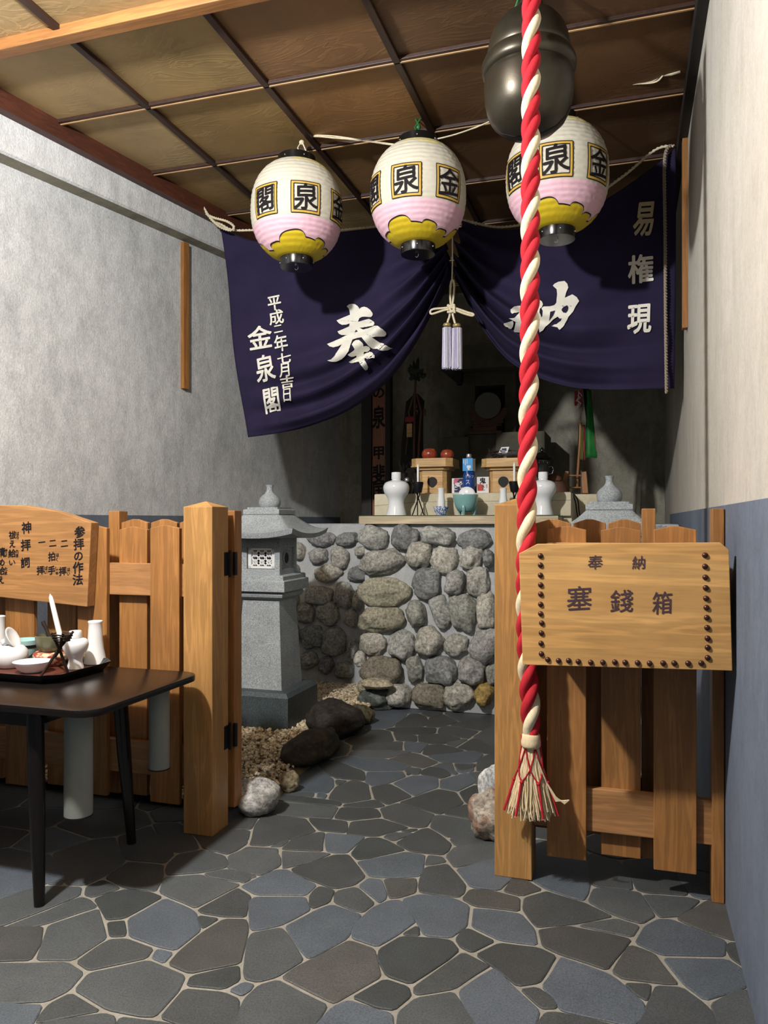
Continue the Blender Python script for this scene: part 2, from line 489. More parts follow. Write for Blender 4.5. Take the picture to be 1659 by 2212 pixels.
# ------------------------------------------------------------------ lettering
_GL = {}
def glyph(ch, bold=0.02, rise=0.08):
    key = (ch, bold, rise)
    if key in _GL: return _GL[key]
    c = bpy.data.curves.new('t', 'FONT'); c.body = ch; c.size = 1.0; c.resolution_u = 3
    o = bpy.data.objects.new('t', c); COL.objects.link(o)
    bpy.context.view_layer.update()
    me = bpy.data.meshes.new_from_object(o.evaluated_get(bpy.context.evaluated_depsgraph_get()))
    bpy.data.objects.remove(o); bpy.data.curves.remove(c)
    vs = [(v.co.x, v.co.y) for v in me.vertices]; fs = [tuple(p.vertices) for p in me.polygons]
    bpy.data.meshes.remove(me)
    cx = EM[0]; cy = EM[1]; s = EM[2]
    vs = [((x - cx) / s, (y - cy) / s) for x, y in vs]
    vs = [(x, y + rise * x) for x, y in vs]
    _GL[key] = (vs, fs); return _GL[key]
EM = (0.0, 0.0, 1.0)
_a = glyph('国', 0.0, 0.0)
_x = [v[0] for v in _a[0]]; _y = [v[1] for v in _a[0]]
EM = ((min(_x) + max(_x)) / 2, (min(_y) + max(_y)) / 2, max(max(_x) - min(_x), max(_y) - min(_y)))
_GL.clear()
def write(items, fn, bold=0.02, rise=0.08, cut=None):
    """items: (char, x, y, w, h[, rot]) in a 2D frame with y DOWN; fn(x, y) -> 3D point"""
    mb = MB()
    for it in items:
        ch, x, y, w, h = it[:5]; rot = it[5] if len(it) > 5 else 0.0
        vs, fs = glyph(ch, 0.0, rise)
        cr, sr = math.cos(rot), math.sin(rot)
        for k in range(7 if bold > 0 else 1):              # a heavier brush: strokes laid beside each other
            dx, dy = (0, 0) if k == 0 else (bold * math.cos(k * math.pi / 3), bold * math.sin(k * math.pi / 3))
            P = [(((a + dx) * w) * cr + ((b + dy) * h) * sr + x, -(((b + dy) * h) * cr - ((a + dx) * w) * sr) + y) for a, b in vs]
            put(mb, P, fs, fn, cut, k * 0.00007)
    return mb
def put(mb, P, fs, fn, cut=None, lift=0.0):
    if cut:
        bm = bmesh.new()
        bv = [bm.verts.new((a, b, 0)) for a, b in P]
        for f in fs:
            try: bm.faces.new([bv[i] for i in f])
            except ValueError: pass
        bmesh.ops.triangulate(bm, faces=bm.faces[:])
        for _ in range(4):
            e = [x for x in bm.edges if x.calc_length() > cut]
            if not e: break
            bmesh.ops.subdivide_edges(bm, edges=e, cuts=1)
            bmesh.ops.triangulate(bm, faces=bm.faces[:])
        bm.verts.index_update()
        P = [(v.co.x, v.co.y) for v in bm.verts]; fs = [[v.index for v in f.verts] for f in bm.faces]
        bm.free()
    mb.add([fn(a, b) + Vector((0, -lift, 0)) for a, b in P], fs)
def outline(poly):
    t = tessellate_polygon([[Vector((a, b, 0)) for a, b in poly]])
    return poly, [tuple(x) for x in t]
# ================================================================== SETTING
CZ = 3.40
RX = 0.31                         # right wall
BY = 7.20                         # back wall
LP = Vector((-3.017, 3.16)); LN = Vector((0.984, -0.179)); LD = Vector((0.179, 0.984))
def LW(t, off=0.0, z=0.0):        # point on the slanting left wall: t along it from LP, off into the room
    p = LP + LD * t + LN * off
    return Vector((p.x, p.y, z))
def onL(x, y, off=0.0):
    r = ray(x, y); p = LP + LN * off
    d = LN.dot(p) / (LN.x * r[0] + LN.y * r[1])
    return Vector((r[0] * d, r[1] * d, CAM_H + r[2] * d))
def slab(name, a, b, z0, z1, th, m, kind='structure', parent=None):
    """upright slab on the line a-b (2D), thickness th to the right of a->b"""
    a = Vector(a); b = Vector(b); d = (b - a).normalized(); n = Vector((d.y, -d.x)) * th
    mb = MB()
    q = [a, b, b + n, a + n]
    mb.add([(p.x, p.y, z) for z in (z0, z1) for p in q],
           [(0, 1, 2, 3), (4, 7, 6, 5), (0, 4, 5, 1), (1, 5, 6, 2), (2, 6, 7, 3), (3, 7, 4, 0)])
    o = mb.build(name, m, parent)
    if kind: o['kind'] = kind
    return o
def l2(t, off): v = LW(t, off); return (v.x, v.y)
REC = -0.105
slab('wall_left', l2(4.35, REC), l2(-2.6, REC), 0, CZ, 0.12, M['plaster'])
# the concrete beam along the top of the left wall
mb = MB()
za, zb = 3.112, 3.150
vs = []
for t, z in ((-2.6, 3.05), (0.0, za), (1.75, zb), (3.9, 3.19)):
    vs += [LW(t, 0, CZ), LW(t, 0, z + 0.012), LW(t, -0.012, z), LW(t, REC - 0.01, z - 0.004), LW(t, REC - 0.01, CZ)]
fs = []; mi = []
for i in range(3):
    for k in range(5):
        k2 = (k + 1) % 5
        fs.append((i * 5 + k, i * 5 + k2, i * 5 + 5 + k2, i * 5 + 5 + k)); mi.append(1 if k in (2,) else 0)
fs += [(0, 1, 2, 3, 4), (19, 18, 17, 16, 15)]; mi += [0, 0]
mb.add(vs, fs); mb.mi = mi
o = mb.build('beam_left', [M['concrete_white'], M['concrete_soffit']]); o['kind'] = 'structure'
o = slab('baseboard_left', l2(4.2, REC + 0.004), l2(-2.6, REC + 0.004), 0, 1.287, 0.004, M['dado_dark'])
slab('wall_right', (RX, -1.6), (RX, BY + 0.1), 0, CZ, 0.12, M['plaster_white'])
slab('baseboard_right', (RX - 0.005, -1.6), (RX - 0.005, 6.25), 0, 1.303, 0.005, M['dado'])
slab('wall_back', (-2.9, BY), (RX + 0.1, BY), 0, CZ, -0.12, M['plaster_back'])
mb = MB(); mb.box((-2.62, 6.62, 0), (-2.262, BY + 0.05, CZ), 0.004)
o = mb.build('column_back', M['plaster_back']); o['kind'] = 'structure'
# ceiling boards, one raised field per square
mb = MB(); mb.col = []
BX = [-4.36, -3.69, -3.02, -2.36, -1.69, -1.022, -0.355, RX]
BYs = [-1.6, -0.6, 0.1, 0.8, 1.49, 2.17, 2.85, 3.462, 4.14, 4.84, 5.53, 6.22, 6.9, 7.25]
rr = random.Random(3)
for i in range(len(BX) - 1):
    for j in range(len(BYs) - 1):
        n = len(mb.v)
        mb.box((BX[i], BYs[j], CZ), (BX[i + 1], BYs[j + 1], CZ + 0.03))
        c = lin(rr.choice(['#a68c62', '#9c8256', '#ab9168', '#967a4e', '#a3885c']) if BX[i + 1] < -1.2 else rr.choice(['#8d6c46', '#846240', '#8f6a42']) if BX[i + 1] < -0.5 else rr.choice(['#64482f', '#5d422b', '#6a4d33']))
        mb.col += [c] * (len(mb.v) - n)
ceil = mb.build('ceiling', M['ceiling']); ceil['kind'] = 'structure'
for x in BX[1:-1]:
    mb = MB(); mb.box((x - 0.017, -1.6, CZ - 0.022), (x + 0.017, BY, CZ), 0.003)
    mb.build('batten', M['batten_dark'], ceil)
for y in BYs[1:-1]:
    if abs(y - 2.85) < 0.01: continue
    mb = MB(); mb.box((-3.6, y - 0.016, CZ - 0.018), (RX, y + 0.003, CZ), 0.002)
    mb.box((-3.6, y + 0.003, CZ - 0.022), (RX, y + 0.014, CZ), 0.002, 1)
    mb.build('batten', [M['batten_dark'], M['batten']], ceil)
mb = MB(); mb.box((-3.3, 2.79, CZ - 0.052), (RX, 2.855, CZ), 0.004)
o = mb.build('beam_front', M['beamw']); o['kind'] = 'structure'
# dark wooden trim where ceiling meets the walls
mb = MB()
q = [LW(-2.6, 0.0, 0), LW(3.9, 0.0, 0), LW(3.9, 0.055, 0), LW(-2.6, 0.055, 0)]
mb.add([(p.x, p.y, z) for z in (3.302, CZ) for p in q],
       [(0, 1, 2, 3), (4, 7, 6, 5), (0, 4, 5, 1), (1, 5, 6, 2), (2, 6, 7, 3), (3, 7, 4, 0)])
o = mb.build('trim_1', M['trimred']); o['kind'] = 'structure'
mb = MB(); mb.box((RX - 0.045, -1.6, 3.31), (RX, BY, CZ), 0.003)
o = mb.build('trim_2', M['black_wood']); o['kind'] = 'structure'
# wooden strips fixed upright on the two side walls
a = onL(396, 528, REC)
t0 = (Vector((a.x, a.y)) - LP).dot(LD)
mb = MB()
q = [LW(t0 - 0.026, REC), LW(t0 + 0.026, REC), LW(t0 + 0.026, REC + 0.028), LW(t0 - 0.026, REC + 0.028)]
mb.add([(p.x, p.y, z) for z in (2.142, 3.125) for p in q],
       [(0, 1, 2, 3), (4, 7, 6, 5), (0, 4, 5, 1), (1, 5, 6, 2), (2, 6, 7, 3), (3, 7, 4, 0)])
tag(mb.build('wood_strip', M['strip']), 'narrow wooden strip fixed upright on the grey concrete wall', 'wood strip')
mb = MB(); mb.box((RX - 0.028, 4.47, 2.29), (RX, 4.53, 3.31), 0.002)
tag(mb.build('wood_strip', M['strip']), 'narrow wooden strip on the white wall at the curtain edge', 'wood strip')

# ------------------------------------------------------------------ crazy paving floor
PAV = []                        # stones read off the photograph: outlines on the floor plane, one colour letter each
def stones(ox, oy, s, txt):
    for line in txt.split(';'):
        c, q = line.split(':'); v = [float(t) for t in q.replace(' ', ',').split(',') if t]
        PAV.append((c.strip(), [tuple(onZ(ox + v[k] / s, oy + v[k + 1] / s, 0))[:2] for k in range(0, len(v), 2)]))
stones(0, 1790, 1.7, """g:10,270 45,238 120,210 190,205 302,212 300,240 235,268 45,345 8,325;b:0,195 88,152 165,135 250,150 238,178 145,210 45,235 -40,240;b:-60,118 30,115 85,145 0,190 -60,220;
g:170,202 238,180 232,203;g:242,205 262,110 330,95 465,115 405,165 305,208;g:45,345 300,250 350,278 360,285 180,345 42,368;d:355,262 370,245 470,220 565,230 600,248 460,325 385,335 378,300;
d:312,212 375,186 445,208 350,243 310,240;g:390,178 470,118 605,128 600,170 575,230 440,208;d:465,100 520,70 610,75 645,92 610,125 475,115;d:612,70 705,30 735,72 650,88;g:610,165 612,128 650,92 740,75 830,95 850,135 740,160;
g:600,178 735,165 800,188 872,205 720,290 600,240 580,228;g:745,163 855,140 935,170 880,192 800,182;d:730,25 790,20 860,0 910,5 910,55 840,95 745,70;g:848,95 912,62 1030,70 1022,138 930,162 858,128;d:722,298 870,218 910,240 902,322 812,322;
n:-60,392 40,375 165,355 150,420 120,475 -60,490;g:135,475 175,370 180,350 362,288 380,330 395,398 330,440 270,480;d:390,340 455,335 465,360 455,390 402,393;b:472,325 605,252 715,300 725,345 738,372 640,445 580,430 478,395 468,355;
d:732,320 808,325 742,365 725,345;n:615,490 745,378 815,330 905,328 912,380 890,440 888,490 690,528 640,505;d:280,485 395,405 475,400 570,435 545,470 320,518;b:578,438 635,450 610,490 558,472;
g:272,585 325,525 545,480 685,540 660,590 575,688 430,672 385,662 330,630;g:-80,500 120,490 250,488 312,525 255,592 160,635 -80,622;d:130,705 165,650 258,600 330,640 375,668 250,692;b:-80,632 158,642 105,717 60,790 -80,800;
g:150,710 380,675 425,690 430,760 200,800 110,790;g:435,690 570,695 660,715 650,800 450,790;d:680,580 770,590 830,600 880,625 872,650 850,680 660,712 580,695;d:688,545 880,502 890,548 830,585 685,578;b:835,590 895,560 930,570 925,590 885,615""")
stones(520, 1790, 1.7, """b:312,20 440,28 400,85 315,80;d:405,88 450,38 520,30 600,75 480,105 430,112;g:152,82 320,90 250,125 155,138;d:188,145 320,100 395,95 460,170 430,200 335,215 270,190 200,165;b:432,120 600,82 675,95 668,170 555,180 470,170;
g:515,30 600,12 630,15 560,45;g:685,98 745,102 748,120 680,132;d:660,180 685,135 750,125 830,210 815,245 740,238 655,228;g:755,98 785,65 930,75 935,100 790,140;b:5,210 130,148 180,150 272,205 245,240 40,232;d:255,240 285,212 335,222 330,265 258,285;
b:32,255 245,250 250,290 150,350 38,370 28,330;g:340,235 430,212 495,270 440,305 340,265;b:435,205 470,180 520,185 540,245 505,268;n:525,182 648,182 642,230 545,250;b:162,355 335,275 440,312 400,360 395,395 245,475 195,410;
b:405,395 410,355 500,280 560,262 600,268 645,340 580,385 490,425;b:605,258 650,240 740,240 838,280 828,340 780,398 665,385 640,320;d:595,385 650,355 662,385;g:20,500 28,400 35,380 150,362 190,420 235,478 130,535 55,558 15,550;
n:155,540 250,485 395,410 480,440 492,500 515,540 400,605 330,635 240,590;d:500,450 585,392 700,402 785,412 795,440 760,480 630,565 530,535 500,490;d:790,400 830,372 935,410 865,450 805,432;d:635,600 640,575 760,495 820,455 915,500 790,580;
d:410,612 520,550 615,580 625,612 575,660 490,648;g:10,610 60,575 140,555 230,600 315,645 285,717 200,760 90,740 20,650;b:290,717 330,655 400,632 565,680 560,780 280,800;g:575,780 580,675 632,620 780,598 835,700 850,790;g:0,145 50,165 5,195 -30,178""")
stones(1060, 1790, 1.589, """n:78,165 120,170 180,208 105,228 45,208;n:-92,234 -73,205 0,210 100,236 98,280 0,268 -54,262;b:-68,318 -54,272 0,275 98,288 150,345 165,400 30,380 -30,348;b:-115,135 15,100 70,158 35,205 -70,198;b:130,165 185,110 290,125 345,198 320,245 190,205;
d:115,235 185,212 325,252 420,300 300,325 160,335 110,270;g:330,245 350,200 430,200 510,215 570,295 520,325 400,290;d:300,130 490,165 488,210 350,195;d:495,165 570,140 640,175 680,225 520,215 495,205;g:515,225 680,235 720,245 650,300 575,298;
b:640,170 740,200 770,235 730,240 685,225;g:295,327 420,305 518,335 485,370;n:165,345 270,328 480,375 410,485 240,430 170,400;b:500,390 530,335 580,308 630,312 810,385 812,435 590,435 560,415;n:640,310 725,248 800,240 830,380 700,340;
n:415,490 480,400 565,428 650,530 450,515;b:590,440 810,440 870,480 862,540 740,590 660,530;d:815,390 835,390 870,470 820,435;d:-45,428 15,390 170,405 228,435 165,530 95,540 5,465;b:240,440 400,490 440,515 525,600 530,650 400,655 245,615 170,540;
b:-110,556 5,475 95,550 170,625 150,690 -60,720;d:100,545 165,540 235,605 180,615;d:170,680 190,630 300,640 430,671 420,740 150,740;d:450,522 550,530 545,590 500,570;g:535,660 548,590 560,535 655,540 740,600 775,671 760,740 520,740;g:750,595 865,548 895,600 915,700 785,690""")
stones(490, 1640, 1.6136, """g:0,330 75,305 185,310 190,365 120,400 0,380;d:-60,250 80,245 72,295 0,325 -60,320;d:-40,240 0,215 100,215 85,242;d:78,298 100,215 270,205 315,245 220,270 150,300;g:150,302 218,275 190,305;d:190,310 230,272 330,255 335,318 200,312;
d:285,205 420,215 425,250 315,245;d:430,215 530,208 635,235 535,265 425,255;g:205,150 390,165 365,203 270,200 200,180;d:375,200 395,168 525,175 528,195 425,212;d:215,140 300,132 400,150 395,160 210,145;g:245,128 310,115 305,130 230,135;b:312,115 350,120 345,135 308,130;
d:405,160 520,140 545,160 450,168;d:350,135 375,95 440,72 490,85 505,135 410,150;b:270,105 290,55 370,62 375,95 345,118;g:380,70 420,72 385,88;d:370,58 430,28 480,42 485,70 420,70;b:490,75 485,42 615,42 625,55 555,85 510,90;d:510,135 512,95 575,85 645,128 555,155;
b:580,85 640,55 735,60 740,95 650,125;d:620,40 635,25 665,30 660,48 630,55;d:540,170 610,150 720,190 700,232 650,235 560,200;d:605,150 740,102 800,115 825,150 735,185;b:740,98 745,70 850,48 875,75 800,108;d:830,148 810,115 870,90 905,95 900,150 865,160;
d:760,182 825,155 900,165 860,205;g:720,195 855,210 790,270 705,232;g:545,265 590,252 625,258 585,285;d:610,245 655,240 630,255;d:590,290 700,238 790,295 765,330 640,318;g:795,300 785,272 855,235 860,300;d:665,45 735,22 790,45 745,65;g:740,15 780,10 800,40;
b:790,12 862,12 862,38 800,42;d:870,0 930,0 930,38 868,38;g:850,45 930,40 930,90 875,85;b:480,38 465,15 560,2 640,25 615,38""")
stones(640, 1520, 2.1636, """b:285,290 400,255 510,285 505,308 330,305;g:375,250 375,218 525,222 420,250;n:520,228 665,270 580,295 435,260;b:635,245 840,222 838,270 665,270;d:370,210 400,185 490,178 498,215;b:505,180 600,182 585,222 505,215;d:610,195 680,190 765,215 640,240 605,225;
d:575,145 700,140 765,160 690,185 580,178;d:460,145 565,150 560,175 465,165;d:510,120 640,115 650,130 610,140 510,140;d:660,130 700,105 835,125 800,160;d:620,65 680,50 755,85 640,105;d:730,100 840,65 900,75 918,100 835,122;d:490,90 560,45 605,55 620,95 520,100;
g:685,180 790,165 745,200;d:750,200 835,162 920,210 860,222;g:840,155 920,110 922,200;b:420,50 500,40 480,80 420,90;b:455,10 565,10 580,40 470,40;g:585,40 690,40 620,60;g:690,40 830,45 760,82;d:840,255 922,248 922,310 850,300;d:725,278 835,278 830,310 755,312;
b:650,290 720,280 745,315 735,325;g:500,310 515,292 568,300 570,325 525,332;d:350,170 440,145 455,165 400,180;d:190,330 260,300 310,310 320,346 170,346""")
rr = random.Random(11)
SEED = []                       # Voronoi sites: several per stone that was read off, one per stone filled in around them
for k, (c, P) in enumerate(PAV):
    cx = sum(p[0] for p in P) / len(P); cy = sum(p[1] for p in P) / len(P)
    n = len(P)
    for a in range(n):
        p, q = P[a], P[(a + 1) % n]
        L = math.hypot(q[0] - p[0], q[1] - p[1]); m = max(2, int(L / 0.035))
        for b_ in range(m):
            t = (b_ + .5) / m; x = p[0] + (q[0] - p[0]) * t; y = p[1] + (q[1] - p[1]) * t
            d = math.hypot(cx - x, cy - y); s_ = min(0.4, 0.012 / max(d, 1e-6))
            SEED.append((x + (cx - x) * s_, y + (cy - y) * s_, k))
    for x, y in P:
        d = math.hypot(cx - x, cy - y); s_ = min(0.4, 0.010 / max(d, 1e-6)); SEED.append((x + (cx - x) * s_, y + (cy - y) * s_, k))
    SEED.append((cx, cy, k))
own = len(PAV)
for it in range(5000):
    p = (rr.uniform(-3.9, RX), rr.uniform(-1.4, 5.2))
    if min((p[0] - q[0]) ** 2 + (p[1] - q[1]) ** 2 for q in SEED) ** 0.5 > rr.uniform(0.19, 0.30):
        SEED.append((p[0], p[1], own)); own += 1
LO, HI = (-4.0, -1.6), (RX, 5.5)
PCL = {'b': ('#474e55', '#444b52', '#4a5159'), 'd': ('#393c3d', '#3d4041', '#363a3b'), 'g': ('#424648', '#474b4d', '#404446'), 'n': ('#404140', '#444443', '#3d3e3e')}
mb = MB(); mb.col = []
def clip(poly, nx, ny, c):
    out = []
    for i in range(len(poly)):
        a = poly[i]; b = poly[(i + 1) % len(poly)]
        da = a[0] * nx + a[1] * ny - c; db = b[0] * nx + b[1] * ny - c
        if da <= 0: out.append(a)
        if (da < 0) != (db < 0) and abs(da - db) > 1e-12:
            t = da / (da - db); out.append((a[0] + (b[0] - a[0]) * t, a[1] + (b[1] - a[1]) * t))
    return out
GW = 0.0056
def hull(pts):
    pts = sorted(set(pts))
    def half(ps):
        h = []
        for p in ps:
            while len(h) > 1 and (h[-1][0] - h[-2][0]) * (p[1] - h[-2][1]) - (h[-1][1] - h[-2][1]) * (p[0] - h[-2][0]) <= 0: h.pop()
            h.append(p)
        return h
    a, b = half(pts), half(pts[::-1])
    return a[:-1] + b[:-1]
cells = {}
for i, (sx, sy, k) in enumerate(SEED):
    poly = [LO, (HI[0], LO[1]), HI, (LO[0], HI[1])]
    near = sorted((((q[0] - sx) ** 2 + (q[1] - sy) ** 2, j) for j, q in enumerate(SEED) if q[2] != k and abs(q[0] - sx) < 0.9 and abs(q[1] - sy) < 0.9))
    for d2, j in near:
        q = SEED[j]; d = math.sqrt(d2)
        if d < 1e-6: continue
        if d / 2 > max(math.hypot(x - sx, y - sy) for x, y in poly): break
        nx, ny = (q[0] - sx) / d, (q[1] - sy) / d
        poly = clip(poly, nx, ny, sx * nx + sy * ny + d / 2 - (0 if q[2] == k else GW + 0.0007 * max(0.0, min(2.2, sy - 2.2))))
        if len(poly) < 3: break
    if len(poly) >= 3: cells.setdefault(k, []).append(poly)
for k in sorted(cells):
    pts = [(round(x, 5), round(y, 5)) for pl in cells[k] for x, y in pl]
    poly = hull(pts) if len(cells[k]) > 1 else cells[k][0]
    if len(poly) < 3: continue
    if len(cells[k]) > 1:                                  # thin the outline of a merged stone to its real corners
        def dp(P):
            if len(P) < 3: return P
            (ax_, ay_), (bx_, by2) = P[0], P[-1]; L = math.hypot(bx_ - ax_, by2 - ay_) + 1e-9
            D = [abs((bx_ - ax_) * (ay_ - y) - (ax_ - x) * (by2 - ay_)) / L if L > 1e-6 else math.hypot(x - ax_, y - ay_) for x, y in P]
            m_ = max(range(len(P)), key=lambda t: D[t])
            if D[m_] < 0.0045: return [P[0], P[-1]]
            return dp(P[:m_ + 1])[:-1] + dp(P[m_:])
        far = max(range(len(poly)), key=lambda t: math.hypot(poly[t][0] - poly[0][0], poly[t][1] - poly[0][1]))
        poly = dp(poly[:far + 1])[:-1] + dp(poly[far:] + [poly[0]])[:-1]
        if len(poly) < 3: continue
    for it in range(2):                                   # worn corners
        out = []
        for a_ in range(len(poly)):
            a = poly[a_]; b = poly[(a_ + 1) % len(poly)]
            L = math.hypot(b[0] - a[0], b[1] - a[1])
            q = min(0.16, 0.010 / max(L, 1e-6)) if it == 0 else 0.08
            out.append((a[0] + (b[0] - a[0]) * q, a[1] + (b[1] - a[1]) * q))
            if it == 0 and L > 0.09:
                for u in (0.36, 0.64): out.append((a[0] + (b[0] - a[0]) * u, a[1] + (b[1] - a[1]) * u))
            out.append((b[0] - (b[0] - a[0]) * q, b[1] - (b[1] - a[1]) * q))
        poly = out
    poly = [(x + 0.004 * noise.noise(Vector((x * 9, y * 9, 1.3))), y + 0.004 * noise.noise(Vector((x * 9, y * 9, 7.7)))) for x, y in poly]
    cx = sum(p[0] for p in poly) / len(poly); cy = sum(p[1] for p in poly) / len(poly)
    n = len(mb.v); m = len(poly)
    ins = []
    for x, y in poly:
        L = math.hypot(x - cx, y - cy); q = max(0.0, 1 - 0.004 / max(L, 1e-6))
        ins.append((cx + (x - cx) * q, cy + (y - cy) * q))
    z = -0.0000023 * ((k * 157) % 431)
    vs = [(x, y, -0.006) for x, y in poly] + [(x, y, -0.0018 + z) for x, y in poly] + [(x, y, z) for x, y in ins]
    fs = [tuple(range(2 * m, 3 * m))]
    for r0 in (0, m):
        for a in range(m): fs.append((r0 + a, r0 + (a + 1) % m, r0 + m + (a + 1) % m, r0 + m + a))
    mb.add(vs, fs)
    c = lin(rr.choice(PCL[PAV[k][0]] if k < len(PAV) else PCL[rr.choice('dgdgnb')])); q = rr.uniform(1.08, 1.26)
    mb.col += [tuple(x * q for x in c[:3])] * (len(mb.v) - n)
n = len(mb.v)
mb.add([(LO[0], LO[1], -0.0045), (HI[0], LO[1], -0.0045), (HI[0], BY, -0.0045), (LO[0], BY, -0.0045)], [(0, 1, 2, 3)], 1)
mb.col += [(0.3, 0.3, 0.28)] * 4
o = mb.build('floor', [M['paving'], M['grout']]); o['kind'] = 'structure'

# ------------------------------------------------------------------ stone-faced altar podium
def stone_ball(mb, cx, cy, rx, ry, Y, dep, seed, cols, rot=0.0):
    """a river stone set in the wall face at Y; cx, cy on the face (room x, z)"""
    n0 = len(mb.v); off = Vector((seed * 3.17, seed * 1.7, seed * 0.9))
    pw = 0.78
    def fn(d):
        return 1.0 + 0.25 * noise.noise(d * 1.6 + off) + 0.09 * noise.noise(d * 4.5 + off) + 0.03 * noise.noise(d * 11 + off)
    seg, rows = 26, 18
    vs = []; fs = []
    for i in range(rows + 1):
        ph = math.pi * i / rows
        for k in range(seg):
            a = 2 * math.pi * k / seg
            d = Vector((math.sin(ph) * math.cos(a), math.cos(ph), math.sin(ph) * math.sin(a)))
            q = fn(d)
            e = Vector([math.copysign(abs(t) ** pw, t) for t in d])
            x, z = e.x * rx * q, e.z * ry * q
            vs.append((cx + x * math.cos(rot) - z * math.sin(rot), Y + e.y * dep * q, cy + x * math.sin(rot) + z * math.cos(rot)))
    for i in range(rows):
        for k in range(seg):
            k2 = (k + 1) % seg
            fs.append((i * seg + k, (i + 1) * seg + k, (i + 1) * seg + k2, i * seg + k2))
    mb.add(vs, fs)
    mb.col += [cols] * (len(mb.v) - n0)
PY = 5.0; PYB = 5.45; PZ = 1.232
pod = thing('altar_podium', 'low wall of rounded grey river stones in mortar below the altar shelf', 'podium', (-1.0, PY, 0))
mb = MB()
pcx = xat(787, PY)
wa = LW((PYB - LP.y) / LD.y, REC + 0.012); wb = LW((6.61 - LP.y) / LD.y, REC + 0.012)
mb.prism([(pcx, PY), (RX - 0.012, PY), (RX - 0.012, BY - 0.006), (-2.255, BY - 0.006), (-2.255, 6.612), (wb.x, 6.612), (wa.x, PYB), (pcx, PYB)], lambda u, v, w: (u, v, w), PZ, 0.012)
mb.build('mortar_core', M['mortar'], pod, 40)
SC = [lin(c) for c in ('#939390', '#a09f98', '#88898b', '#989a96', '#808383', '#a5a39a', '#8f918a')]
mb = MB(); mb.col = []
front = [(910,390,85,68,.2),(1098,392,78,72,.3),(1295,380,95,50,.1),(1510,405,90,58,-.1),(955,535,132,66,-.25),(1180,485,75,75,.5),(1330,520,76,84,.5),
 (1490,510,58,70,.3),(1595,512,32,50,0),(970,715,155,75,0),(1225,660,78,92,.2),(1400,660,56,75,.2),(1530,650,62,88,.1),(955,875,132,72,-.1),
 (1165,845,55,76,-.3),(1310,830,58,98,-.35),(1440,830,75,112,-.2),(1585,830,58,112,-.1),(905,1020,75,68,0),(1085,1030,76,86,.3),(1240,1005,75,82,.5),
 (1400,1030,68,62,0),(1575,1015,80,112,.3),(965,1180,126,85,-.05),(1155,1170,48,76,-.2),(1310,1180,90,80,.2),(1495,1185,80,78,.3),(1615,1205,35,60,0),
 (905,1280,85,45,0),(1055,1325,72,66,0),(1240,1330,100,74,.1),(1420,1330,88,74,-.3),(1570,1320,52,70,.3),(830,1110,34,44,0)]
for i, (x, y, a, b, r) in enumerate(front):
    p = onY(480 + x / 2.765, 1020 + y / 2.765, PY); u = upx(480 + x / 2.765, PY) / 2.765
    c = rr.choice(SC)
    if (x, y) == (905, 1280): c = lin('#a39c86')
    if (x, y) == (1570, 1320): c = lin('#8f7a48')
    if (x, y) in ((1240, 1330), (965, 1180)): c = lin('#7b766a')
    if (x, y) in ((970, 715), (955, 875)): c = lin('#908d7c')
    stone_ball(mb, p.x, p.z, a * u * 1.06, b * u * 1.06, PY - 0.012, 0.055 + 0.02 * (i % 3), i + 1, c, -r)
for i in range(12):
    for j in range(9):                                     # the stretch behind the slatted fence
        x = xat(1085, PY) + 0.09 + i * 0.13 + (j % 2) * 0.06; z = 0.07 + j * 0.135
        if x > RX - 0.06: continue
        stone_ball(mb, x, z, 0.055 + 0.008 * rr.random(), 0.055 + 0.01 * rr.random(), PY - 0.012, 0.05, 60 + i * 9 + j, rr.choice(SC), rr.uniform(-.4, .4))
left = [(595,395,85,45),(752,400,70,40),(470,470,32,50),(580,500,60,46),(708,510,58,65),(835,472,40,30),(640,600,85,50),(812,605,60,45),(580,735,88,60),
 (735,730,58,75),(815,760,30,60),(500,840,60,60),(640,840,70,68),(775,870,42,52),(550,985,75,70),(670,1010,75,88),(785,1050,36,60),(520,1120,60,50),
 (625,1150,48,50),(735,1180,58,55),(430,600,40,60),(420,760,50,60),(430,960,45,60)]
for i, (x, y, a, b) in enumerate(left):
    p = onY(480 + x / 2.765, 1020 + y / 2.765, PYB); u = upx(480 + x / 2.765, PYB) / 2.765
    stone_ball(mb, p.x, p.z, a * u, b * u, PYB - 0.01, 0.06, 200 + i, rr.choice(SC), rr.uniform(-.3, .3))
# stones on the short return at the corner
for i in range(7):
    stone_ball(mb, pcx + 0.035, 0.12 + i * 0.165, 0.05, 0.07, PY + 0.22, 0.10, 300 + i, rr.choice(SC), 0)
so = mb.build('cobbles', M['cobble'], pod, 180)

# ------------------------------------------------------------------ gravel bed and edging boulders
rr = random.Random(5)
curb = [onZ(x, y, 0) for x, y in ((500, 1740), (600, 1720), (635, 1680), (690, 1640), (735, 1590), (780, 1560), (806, 1535))]
def curb_x(y):
    for a, b in zip(curb, curb[1:]):
        if min(a.y, b.y) <= y <= max(a.y, b.y): return a.x + (b.x - a.x) * (y - a.y) / (b.y - a.y + 1e-9)
    return curb[-1].x if y > curb[-1].y else curb[0].x
mb = MB(); mb.col = []
ys = [2.98 + 0.13 * i for i in range(20)]
vs = []
for y in ys: vs += [(-2.95 + 0.18 * (y - 3.0), y, 0.0), (-2.95 + 0.18 * (y - 3.0), y, 0.040), (curb_x(y) - 0.03, y, 0.036), (curb_x(y) + 0.01, y, 0.0)]
fs = []
for i in range(len(ys) - 1):
    for k in range(3): fs.append((i * 4 + k, i * 4 + k + 1, i * 4 + k + 5, i * 4 + k + 4))
mb.add(vs, fs); mb.col += [lin('#6b5f48')[:3]] * len(vs)
ico = bmesh.new(); bmesh.ops.create_icosphere(ico, subdivisions=1, radius=1); ico.verts.index_update()
